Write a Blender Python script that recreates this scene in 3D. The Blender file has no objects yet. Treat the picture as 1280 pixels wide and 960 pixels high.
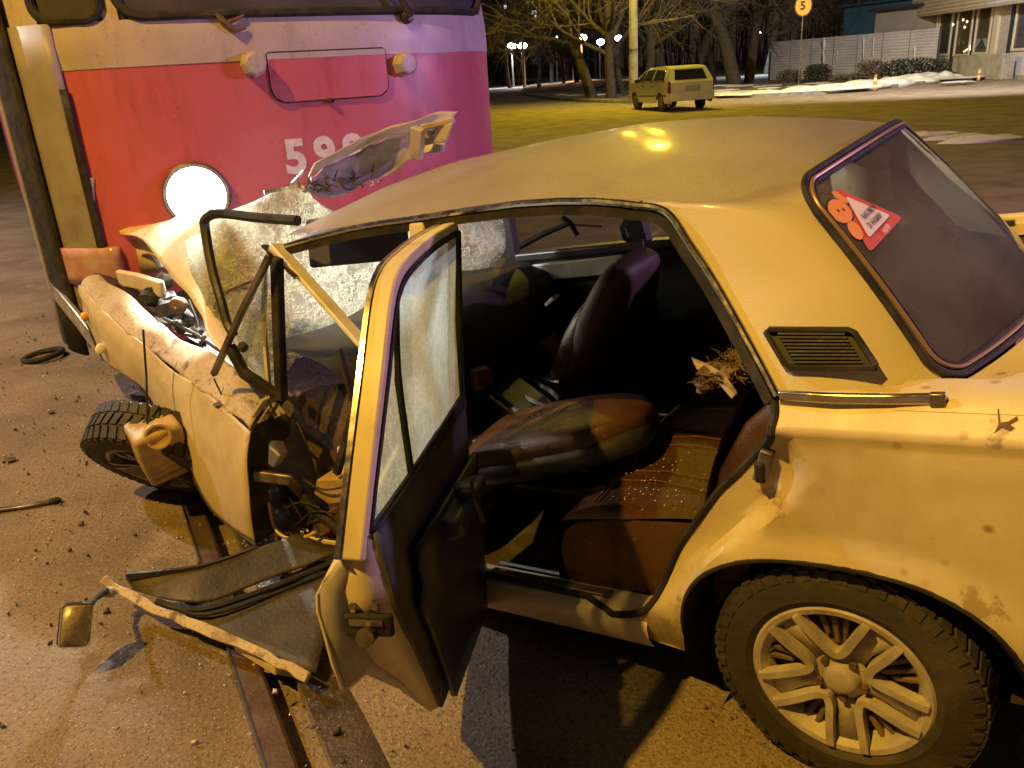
import bpy, bmesh, math, random
from mathutils import Vector, Matrix, noise
from mathutils.geometry import delaunay_2d_cdt
random.seed(7)
SC = bpy.context.scene
COL = SC.collection
V = Vector
PI = math.pi

# ------------------------------------------------------------------ camera
cam = bpy.data.cameras.new('camera'); co = bpy.data.objects.new('camera', cam); COL.objects.link(co)
cam.sensor_width = 36.0; cam.lens = 28.552; cam.clip_start = 0.05; cam.clip_end = 3000
R = Matrix(((0.99799, 0.06331, -0.0), (-0.0226, 0.3563, -0.9341), (-0.05914, 0.93222, 0.35702)))
co.matrix_world = Matrix.Translation((0, 0, 1.5513)) @ R.to_4x4()
SC.camera = co
SC.view_settings.view_transform = 'Standard'; SC.view_settings.look = 'None'
SC.view_settings.exposure = 0.0; SC.view_settings.gamma = 1.0
SC.cycles.max_bounces = 6; SC.cycles.transparent_max_bounces = 12
SC.cycles.sample_clamp_indirect = 3.0
SC.cycles.use_denoising = True

# ------------------------------------------------------------------ night sky
w = bpy.data.worlds.new('World'); SC.world = w; w.use_nodes = True
nt = w.node_tree; bg = nt.nodes['Background']
sky = nt.nodes.new('ShaderNodeTexSky'); sky.sky_type = 'NISHITA'; sky.sun_disc = False
sky.sun_elevation = math.radians(2.0); sky.sun_rotation = math.radians(200)
mx = nt.nodes.new('ShaderNodeMix'); mx.data_type = 'RGBA'; mx.inputs[0].default_value = 0.75
nt.links.new(sky.outputs[0], mx.inputs[6]); mx.inputs[7].default_value = (1.0, 0.80, 0.58, 1)
nt.links.new(mx.outputs[2], bg.inputs[0]); bg.inputs[1].default_value = 0.026

# ------------------------------------------------------------------ lamps and added spots that light the place
def spot(loc, target, energy, color, radius=0.12, cone=150, blend=0.6):
    l = bpy.data.lights.new('street_light', 'SPOT'); l.energy = energy; l.color = color
    l.shadow_soft_size = radius; l.spot_size = math.radians(cone); l.spot_blend = blend
    o = bpy.data.objects.new('street_light', l); COL.objects.link(o); o.location = loc
    o.rotation_euler = (V(target) - V(loc)).to_track_quat('-Z', 'Y').to_euler()
    return o
SODIUM = (1.0, 0.55, 0.065)
spot((-4.9, -1.3, 9.0), (0.2, 2.6, 0.6), 5000, SODIUM, 0.10)          # street lamp behind the camera
spot((2.9, 21.0, 9.4), (2.9, 19.5, 0), 1700, (1.0, 0.74, 0.05), 0.15, 150, .6)    # added unseen spot, brightens the road beyond the car
spot((15.0, 27.0, 8.5), (21.0, 42.0, 1.0), 9500, (1.0, 0.90, .80), 0.15, 150, .6)   # street lamp by the kiosk, out of the frame
spot((-9.5, 6.5, 8.0), (-4.0, 5.0, 0), 2500, (.97, .88, .84), 0.12, 150, .6)   # added unseen spot, brightens the ground on the left
# beacon of the patrol car standing to the right of the wreck
bl = bpy.data.lights.new('beacon_light', 'POINT'); bl.energy = 950; bl.color = (0.80, 0.46, 1.0); bl.shadow_soft_size = 0.12
bo = bpy.data.objects.new('beacon_light', bl); COL.objects.link(bo); bo.location = (6.6, 2.7, 2.6)

# ================================================================== helpers
def tag(o, label=None, cat=None, group=None, kind=None):
    if label: o['label'] = label
    if cat: o['category'] = cat
    if group: o['group'] = group
    if kind: o['kind'] = kind
    return o
def empty(name, loc=(0, 0, 0), rz=0, label=None, cat=None, group=None):
    o = bpy.data.objects.new(name, None); COL.objects.link(o); o.location = loc; o.rotation_euler = (0, 0, rz)
    o.empty_display_size = 0.2
    return tag(o, label, cat, group)
class MB:
    def __init__(s): s.v = []; s.f = []
    def add(s, vs, fs):
        n = len(s.v); s.v += [tuple(p) for p in vs]; s.f += [tuple(i + n for i in f) for f in fs]; return s
    def box(s, c, d, rot=None):
        hx, hy, hz = d[0] / 2, d[1] / 2, d[2] / 2
        ps = [V((x, y, z)) for x in (-hx, hx) for y in (-hy, hy) for z in (-hz, hz)]
        if rot is not None: ps = [rot @ p for p in ps]
        return s.add([p + V(c) for p in ps], [(0, 1, 3, 2), (4, 6, 7, 5), (0, 4, 5, 1), (2, 3, 7, 6), (0, 2, 6, 4), (1, 5, 7, 3)])
    def tube(s, path, r, n=8, closed=False, cap=True):
        path = [V(p) for p in path]; m = len(path)
        rr = r if isinstance(r, (list, tuple)) else [r] * m
        ring = []; up = None
        for i, p in enumerate(path):
            if closed: t = path[(i + 1) % m] - path[i - 1]
            else: t = path[min(i + 1, m - 1)] - path[max(i - 1, 0)]
            t = t.normalized() if t.length > 1e-9 else V((0, 0, 1))
            if up is None: up = t.orthogonal().normalized()
            up = (up - t * up.dot(t)); up = up.normalized() if up.length > 1e-6 else t.orthogonal().normalized()
            sd = t.cross(up)
            ring.append([p + (up * math.cos(2 * PI * k / n) + sd * math.sin(2 * PI * k / n)) * rr[i] for k in range(n)])
        vs = [q for g in ring for q in g]; fs = []
        for i in range(m if closed else m - 1):
            a = i * n; b = ((i + 1) % m) * n
            for k in range(n): fs.append((a + k, a + (k + 1) % n, b + (k + 1) % n, b + k))
        if cap and not closed: fs += [tuple(range(n))[::-1], tuple(range((m - 1) * n, m * n))]
        return s.add(vs, fs)
    def bar(s, path, side, wd, th):
        """rectangular section swept along a path; side = direction(s) of the width"""
        path = [V(p) for p in path]; m = len(path); vs = []; fs = []
        for i, p in enumerate(path):
            t = (path[min(i + 1, m - 1)] - path[max(i - 1, 0)]).normalized()
            sd = V(side[i]) if isinstance(side, list) else V(side)
            sd = (sd - t * sd.dot(t)).normalized(); up = t.cross(sd)
            a = wd[i] if isinstance(wd, list) else wd
            b = th[i] if isinstance(th, list) else th
            vs += [p + sd * a / 2 + up * b / 2, p - sd * a / 2 + up * b / 2, p - sd * a / 2 - up * b / 2, p + sd * a / 2 - up * b / 2]
        for i in range(m - 1):
            for k in range(4): fs.append((i * 4 + k, i * 4 + (k + 1) % 4, i * 4 + 4 + (k + 1) % 4, i * 4 + 4 + k))
        fs += [(3, 2, 1, 0), tuple(range(m * 4 - 4, m * 4))]
        return s.add(vs, fs)
    def grid(s, rows):
        n = len(rows[0]); vs = [p for r in rows for p in r]; fs = []
        for i in range(len(rows) - 1):
            for j in range(n - 1): fs.append((i * n + j, i * n + j + 1, i * n + n + j + 1, i * n + n + j))
        return s.add(vs, fs)
    def prism(s, poly, d):
        """polygon of 3-D points extruded by vector d"""
        n = len(poly); a = [V(p) for p in poly]; d = V(d)
        return s.add(a + [p + d for p in a], [tuple(range(n))[::-1], tuple(range(n, 2 * n))] + [(i, (i + 1) % n, n + (i + 1) % n, n + i) for i in range(n)])
    def lathe(s, prof, n=48, mtx=None, a0=0.0, a1=2 * PI):
        """profile (r, h) turned about local +Y"""
        full = abs(a1 - a0 - 2 * PI) < 1e-6; m = n if full else n + 1; vs = []; fs = []
        for k in range(m):
            a = a0 + (a1 - a0) * k / n
            for r, h in prof:
                p = V((r * math.cos(a), h, r * math.sin(a)))
                vs.append(mtx @ p if mtx else p)
        q = len(prof)
        for k in range(n):
            b = ((k + 1) % m) * q
            for j in range(q - 1): fs.append((k * q + j, k * q + j + 1, b + j + 1, b + j))
        return s.add(vs, fs)
    def ball(s, c, r, n=8, m=6, jit=0.0, seed=0):
        rx, ry, rz = r if isinstance(r, (list, tuple)) else (r, r, r)
        rd = random.Random(seed); vs = []; fs = []
        for i in range(m + 1):
            for k in range(n):
                t = PI * i / m; a = 2 * PI * k / n; q = 1 + (rd.random() - .5) * jit
                vs.append((c[0] + rx * q * math.sin(t) * math.cos(a), c[1] + ry * q * math.sin(t) * math.sin(a), c[2] + rz * q * math.cos(t)))
        for i in range(m):
            for k in range(n): fs.append((i * n + k, i * n + n + k, i * n + n + (k + 1) % n, i * n + (k + 1) % n))
        return s.add(vs, fs)
    def build(s, name, mat, parent=None, ang=35, solid=0, bevel=0, sub=0, weld=0.0, off=-1, **kw):
        me = bpy.data.meshes.new(name); me.from_pydata(s.v, [], s.f); me.validate()
        bm = bmesh.new(); bm.from_mesh(me)
        bmesh.ops.remove_doubles(bm, verts=bm.verts, dist=weld or 1e-5)
        bmesh.ops.recalc_face_normals(bm, faces=bm.faces)
        bm.to_mesh(me); bm.free()
        me.shade_smooth()
        if ang: me.set_sharp_from_angle(angle=math.radians(ang))
        me.materials.append(mat)
        o = bpy.data.objects.new(name, me); COL.objects.link(o)
        if parent: o.parent = parent
        if sub: m = o.modifiers.new('sub', 'SUBSURF'); m.levels = m.render_levels = sub
        if solid: m = o.modifiers.new('solid', 'SOLIDIFY'); m.thickness = solid; m.offset = off
        if bevel: m = o.modifiers.new('bevel', 'BEVEL'); m.width = bevel; m.segments = 2; m.limit_method = 'ANGLE'
        if kw: tag(o, **kw)
        return o
def patch(outline, holes, step, fn, lines=()):
    """2-D region triangulated with interior points and lifted by fn(u, v) -> 3-D"""
    def inside(p, poly):
        c = False; n = len(poly); j = n - 1
        for i in range(n):
            a, b = poly[i], poly[j]
            if (a[1] > p[1]) != (b[1] > p[1]) and p[0] < (b[0] - a[0]) * (p[1] - a[1]) / (b[1] - a[1]) + a[0]: c = not c
            j = i
        return c
    def dense(poly):
        out = []
        for i in range(len(poly)):
            a, b = V(poly[i]), V(poly[(i + 1) % len(poly)]); k = max(1, int((b - a).length / step))
            out += [a + (b - a) * t / k for t in range(k)]
        return out
    vs = []; es = []
    for poly in [outline] + holes:
        d = dense(poly); n = len(vs); vs += d; es += [(n + i, n + (i + 1) % len(d)) for i in range(len(d))]
    for l in lines:
        a, b = V(l[0]), V(l[1]); k = int((b - a).length / step); n = len(vs)
        vs += [a + (b - a) * t / k for t in range(k + 1)]; es += [(n + t, n + t + 1) for t in range(k)]
    edge = [V(p) for p in vs]
    x0 = min(p[0] for p in outline); x1 = max(p[0] for p in outline); y0 = min(p[1] for p in outline); y1 = max(p[1] for p in outline)
    x = x0
    while x < x1:
        y = y0
        while y < y1:
            p = V((x + step * .13, y + step * .17))
            if inside(p, outline) and not any(inside(p, h) for h in holes) and min((p - q).length for q in edge) > step * .45: vs.append(p)
            y += step
        x += step
    r = delaunay_2d_cdt([V(p) for p in vs], es, [], 0, 1e-6)
    pts = r[0]; fs = []
    for f in r[2]:
        cpt = sum((pts[i] for i in f), V((0, 0))) / len(f)
        if inside(cpt, outline) and not any(inside(cpt, h) for h in holes): fs.append(tuple(f))
    m = MB(); m.add([fn(p[0], p[1]) for p in pts], fs); return m
def interp(x, tab):
    if x <= tab[0][0]: return tab[0][1]
    for (a, b), (c, d) in zip(tab, tab[1:]):
        if x <= c: return b + (d - b) * (x - a) / (c - a)
    return tab[-1][1]
def smooth(pts, k=6, closed=False):
    """Catmull-Rom through points"""
    P = [V(p) for p in pts]; n = len(P); out = []
    for i in range(n if closed else n - 1):
        g = lambda j: P[j % n] if closed else P[min(max(j, 0), n - 1)]
        a, b, c_, d = g(i - 1), g(i), g(i + 1), g(i + 2)
        for t in range(k):
            u = t / k
            out.append(0.5 * ((2 * b) + (c_ - a) * u + (2 * a - 5 * b + 4 * c_ - d) * u * u + (3 * b - a - 3 * c_ + d) * u ** 3))
    if not closed: out.append(P[-1])
    return out
def ssm(a, b, x):
    t = min(1, max(0, (x - a) / (b - a))); return t * t * (3 - 2 * t)
def nz(p, s=1.0): return noise.noise(V(p) * s)
def copy_tree(o, parent=None):
    c = o.copy(); COL.objects.link(c); c.parent = parent
    if parent: c.matrix_parent_inverse = o.matrix_parent_inverse.copy()
    for ch in list(o.children): copy_tree(ch, c)
    return c

# ------------------------------------------------------------------ materials
def stain(m, c, r, col):
    """one rust or scrape spot with a ragged edge, at a place on the body"""
    n = m.node_tree; L = n.links.new; b = n.nodes['Principled BSDF']; src = b.inputs['Base Color'].links[0].from_socket
    tc = [q for q in n.nodes if q.type == 'TEX_COORD'][0]; d = n.nodes.new('ShaderNodeVectorMath'); d.operation = 'DISTANCE'; L(tc.outputs['Object'], d.inputs[0]); d.inputs[1].default_value = c
    no = n.nodes.new('ShaderNodeTexNoise'); no.inputs['Scale'].default_value = 38; no.inputs['Detail'].default_value = 6; no.inputs['Roughness'].default_value = .7; L(tc.outputs['Object'], no.inputs['Vector'])
    a = n.nodes.new('ShaderNodeMath'); a.operation = 'MULTIPLY_ADD'; L(no.outputs[0], a.inputs[0]); a.inputs[1].default_value = -r * 3.2; L(d.outputs[1], a.inputs[2])
    q = n.nodes.new('ShaderNodeMapRange'); q.inputs[1].default_value = -r * .75; q.inputs[2].default_value = -r * 1.15; q.inputs[4].default_value = .6; L(a.outputs[0], q.inputs[0])
    x = n.nodes.new('ShaderNodeMix'); x.data_type = 'RGBA'; L(q.outputs[0], x.inputs[0]); L(src, x.inputs[6]); x.inputs[7].default_value = (*col, 1); L(x.outputs[2], b.inputs['Base Color'])
def splash(m, z0, z1, col):
    """road dirt thrown up along the lower body, broken up by noise"""
    n = m.node_tree; L = n.links.new; b = n.nodes['Principled BSDF']; src = b.inputs['Base Color'].links[0].from_socket
    tc = [q for q in n.nodes if q.type == 'TEX_COORD'][0]; s = n.nodes.new('ShaderNodeSeparateXYZ'); L(tc.outputs['Object'], s.inputs[0])
    no = n.nodes.new('ShaderNodeTexNoise'); no.inputs['Scale'].default_value = 9; no.inputs['Detail'].default_value = 8; no.inputs['Roughness'].default_value = .7; L(tc.outputs['Object'], no.inputs['Vector'])
    a = n.nodes.new('ShaderNodeMath'); a.operation = 'MULTIPLY_ADD'; L(no.outputs[0], a.inputs[0]); a.inputs[1].default_value = .5; L(s.outputs[2], a.inputs[2])
    r = n.nodes.new('ShaderNodeMapRange'); r.inputs[1].default_value = z0 + .25; r.inputs[2].default_value = z1 + .25; r.inputs[4].default_value = .8; L(a.outputs[0], r.inputs[0])
    x = n.nodes.new('ShaderNodeMix'); x.data_type = 'RGBA'; L(r.outputs[0], x.inputs[0]); L(src, x.inputs[6]); x.inputs[7].default_value = (*col, 1); L(x.outputs[2], b.inputs['Base Color'])
def over_by_slope(m, col, lo, hi):
    """frost and dust settle on what faces up; steeper metal keeps its paint"""
    n = m.node_tree; L = n.links.new; b = n.nodes['Principled BSDF']; src = b.inputs['Base Color'].links[0].from_socket
    g = n.nodes.new('ShaderNodeNewGeometry'); s = n.nodes.new('ShaderNodeSeparateXYZ'); L(g.outputs['Normal'], s.inputs[0])
    r = n.nodes.new('ShaderNodeMapRange'); r.inputs[1].default_value = lo; r.inputs[2].default_value = hi; L(s.outputs[2], r.inputs[0])
    x = n.nodes.new('ShaderNodeMix'); x.data_type = 'RGBA'; L(r.outputs[0], x.inputs[0]); x.inputs[6].default_value = (*col, 1); L(src, x.inputs[7]); L(x.outputs[2], b.inputs['Base Color'])
def mat(name, base, rough=.5, metal=0, c2=None, scale=6, lo=.4, hi=.65, c3=None, s3=2.5, lo3=.55, hi3=.7, bump=0, bs=90, coat=0, spec=.5, fine=None, rv=0, st=None, wob=None):
    m = bpy.data.materials.new(name); m.use_nodes = True; n = m.node_tree; L = n.links.new
    b = n.nodes['Principled BSDF']; b.inputs['Roughness'].default_value = rough; b.inputs['Metallic'].default_value = metal
    b.inputs['Specular IOR Level'].default_value = spec; b.inputs['Coat Weight'].default_value = coat; b.inputs['Coat Roughness'].default_value = .13
    tc = n.nodes.new('ShaderNodeTexCoord')
    def nzt(s, det=5, ro=.6):
        t = n.nodes.new('ShaderNodeTexNoise'); t.inputs['Scale'].default_value = s; t.inputs['Detail'].default_value = det; t.inputs['Roughness'].default_value = ro
        L(tc.outputs['Object'], t.inputs['Vector']); return t.outputs['Fac']
    def ramp(f, a, c):
        r = n.nodes.new('ShaderNodeMapRange'); r.inputs[1].default_value = a; r.inputs[2].default_value = c; L(f, r.inputs[0]); return r.outputs[0]
    cur = None
    def mix(f, a, bcol):
        x = n.nodes.new('ShaderNodeMix'); x.data_type = 'RGBA'; L(f, x.inputs[0])
        if isinstance(a, tuple): x.inputs[6].default_value = (*a, 1)
        else: L(a, x.inputs[6])
        x.inputs[7].default_value = (*bcol, 1); return x.outputs[2]
    cur = base
    if c2: cur = mix(ramp(nzt(scale), lo, hi), cur, c2)
    if c3:
        f3 = nzt(s3, 8, .65)
        if st: mp = n.nodes.new('ShaderNodeMapping'); mp.inputs['Scale'].default_value = st; L(tc.outputs['Object'], mp.inputs[0]); L(mp.outputs[0], f3.node.inputs['Vector'])
        cur = mix(ramp(f3, lo3, hi3), cur, c3)
    if fine: cur = mix(ramp(nzt(fine[1], 3, .7), fine[2], fine[3]), cur, fine[0])
    if isinstance(cur, tuple): b.inputs['Base Color'].default_value = (*cur, 1)
    else: L(cur, b.inputs['Base Color'])
    if rv:
        r = n.nodes.new('ShaderNodeMapRange'); r.inputs[1].default_value = .35; r.inputs[2].default_value = .65; r.inputs[3].default_value = max(.02, rough - rv); r.inputs[4].default_value = min(1, rough + rv)
        L(nzt(scale * 1.7), r.inputs[0]); L(r.outputs[0], b.inputs['Roughness'])
    if bump:
        bn = n.nodes.new('ShaderNodeBump'); bn.inputs['Strength'].default_value = bump; bn.inputs['Distance'].default_value = .01
        L(nzt(bs, 4), bn.inputs['Height']); L(bn.outputs[0], b.inputs['Normal'])
        if wob:
            b2 = n.nodes.new('ShaderNodeBump'); b2.inputs['Strength'].default_value = wob[1]; b2.inputs['Distance'].default_value = .03; L(nzt(wob[0], 2), b2.inputs['Height']); L(b2.outputs[0], bn.inputs['Normal'])
    return m
def speckle(m, s, col, lo, hi):
    n = m.node_tree; L = n.links.new; b = n.nodes['Principled BSDF']; src = b.inputs['Base Color'].links[0].from_socket
    tc = [q for q in n.nodes if q.type == 'TEX_COORD'][0]; v = n.nodes.new('ShaderNodeTexVoronoi'); v.inputs['Scale'].default_value = s; L(tc.outputs['Object'], v.inputs['Vector'])
    sp = n.nodes.new('ShaderNodeSeparateColor'); L(v.outputs['Color'], sp.inputs[0]); r = n.nodes.new('ShaderNodeMapRange'); r.inputs[1].default_value = lo; r.inputs[2].default_value = hi; L(sp.outputs[0], r.inputs[0])
    d = n.nodes.new('ShaderNodeMapRange'); d.inputs[1].default_value = .35; d.inputs[2].default_value = .1; L(v.outputs['Distance'], d.inputs[0])
    mu = n.nodes.new('ShaderNodeMath'); mu.operation = 'MULTIPLY'; L(r.outputs[0], mu.inputs[0]); L(d.outputs[0], mu.inputs[1])
    x = n.nodes.new('ShaderNodeMix'); x.data_type = 'RGBA'; L(mu.outputs[0], x.inputs[0]); L(src, x.inputs[6]); x.inputs[7].default_value = (*col, 1); L(x.outputs[2], b.inputs['Base Color'])
def emat(name, col, s):
    m = bpy.data.materials.new(name); m.use_nodes = True; b = m.node_tree.nodes['Principled BSDF']
    b.inputs['Base Color'].default_value = (.02, .02, .02, 1); b.inputs['Emission Color'].default_value = (*col, 1); b.inputs['Emission Strength'].default_value = s
    return m
def glass(name, tint, opac, dust=(.5, .5, .5), rough=.08, scale=9, crack=0, cs=30, tlm=.5, gloss=1.0):
    """pane: transparent where clean, dust and cracks where not"""
    m = bpy.data.materials.new(name); m.use_nodes = True; n = m.node_tree; L = n.links.new; n.nodes.clear()
    out = n.nodes.new('ShaderNodeOutputMaterial'); tr = n.nodes.new('ShaderNodeBsdfTransparent'); tr.inputs[0].default_value = (*tint, 1)
    df = n.nodes.new('ShaderNodeBsdfDiffuse'); df.inputs[0].default_value = (*dust, 1)
    tl = n.nodes.new('ShaderNodeBsdfTranslucent'); tl.inputs[0].default_value = (*dust, 1)
    ad = n.nodes.new('ShaderNodeMixShader'); ad.inputs[0].default_value = tlm; L(df.outputs[0], ad.inputs[1]); L(tl.outputs[0], ad.inputs[2])
    gl = n.nodes.new('ShaderNodeBsdfGlossy'); gl.inputs['Roughness'].default_value = rough
    tc = n.nodes.new('ShaderNodeTexCoord')
    no = n.nodes.new('ShaderNodeTexNoise'); no.inputs['Scale'].default_value = scale; no.inputs['Detail'].default_value = 6; L(tc.outputs['Object'], no.inputs['Vector'])
    mr = n.nodes.new('ShaderNodeMapRange'); mr.inputs[1].default_value = .3; mr.inputs[2].default_value = .72; mr.inputs[3].default_value = opac[0]; mr.inputs[4].default_value = opac[1]
    L(no.outputs[0], mr.inputs[0]); fac = mr.outputs[0]
    if crack:
        vo = n.nodes.new('ShaderNodeTexVoronoi'); vo.feature = 'DISTANCE_TO_EDGE'; vo.inputs['Scale'].default_value = cs
        n2 = n.nodes.new('ShaderNodeTexNoise'); n2.inputs['Scale'].default_value = 11; n2.inputs['Detail'].default_value = 5; L(tc.outputs['Object'], n2.inputs['Vector'])
        mxx = n.nodes.new('ShaderNodeMix'); mxx.data_type = 'RGBA'; mxx.blend_type = 'ADD'; mxx.inputs[0].default_value = .25
        L(tc.outputs['Object'], mxx.inputs[6]); L(n2.outputs[1], mxx.inputs[7]); L(mxx.outputs[2], vo.inputs['Vector'])
        cr = n.nodes.new('ShaderNodeMapRange'); cr.inputs[1].default_value = .0; cr.inputs[2].default_value = .10; cr.inputs[3].default_value = crack; cr.inputs[4].default_value = 0
        L(vo.outputs['Distance'], cr.inputs[0])
        v2 = n.nodes.new('ShaderNodeTexVoronoi'); v2.feature = 'DISTANCE_TO_EDGE'; v2.inputs['Scale'].default_value = cs * .28; L(mxx.outputs[2], v2.inputs['Vector'])
        c2_ = n.nodes.new('ShaderNodeMapRange'); c2_.inputs[2].default_value = .03; c2_.inputs[3].default_value = crack; c2_.inputs[4].default_value = 0; L(v2.outputs['Distance'], c2_.inputs[0])
        n3 = n.nodes.new('ShaderNodeTexNoise'); n3.inputs['Scale'].default_value = cs * .5; n3.inputs['Detail'].default_value = 4; L(tc.outputs['Object'], n3.inputs['Vector'])
        g3 = n.nodes.new('ShaderNodeMapRange'); g3.inputs[1].default_value = .42; g3.inputs[2].default_value = .62; L(n3.outputs[0], g3.inputs[0])
        mu = n.nodes.new('ShaderNodeMath'); mu.operation = 'MULTIPLY'; L(cr.outputs[0], mu.inputs[0]); L(g3.outputs[0], mu.inputs[1])
        cr = n.nodes.new('ShaderNodeMath'); cr.operation = 'ADD'; L(mu.outputs[0], cr.inputs[0]); L(c2_.outputs[0], cr.inputs[1])
        mt = n.nodes.new('ShaderNodeMath'); mt.operation = 'ADD'; mt.use_clamp = True; L(fac, mt.inputs[0]); L(cr.outputs[0], mt.inputs[1]); fac = mt.outputs[0]
    m1 = n.nodes.new('ShaderNodeMixShader'); L(fac, m1.inputs[0]); L(tr.outputs[0], m1.inputs[1]); L(ad.outputs[0], m1.inputs[2])
    fr = n.nodes.new('ShaderNodeFresnel'); fr.inputs[0].default_value = 1.45
    fm = n.nodes.new('ShaderNodeMath'); fm.operation = 'MULTIPLY'; fm.inputs[1].default_value = gloss; L(fr.outputs[0], fm.inputs[0])
    m2 = n.nodes.new('ShaderNodeMixShader'); L(fm.outputs[0], m2.inputs[0]); L(m1.outputs[0], m2.inputs[1]); L(gl.outputs[0], m2.inputs[2])
    L(m2.outputs[0], out.inputs[0]); return m
BEIGE = (.74, .655, .41)
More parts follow.
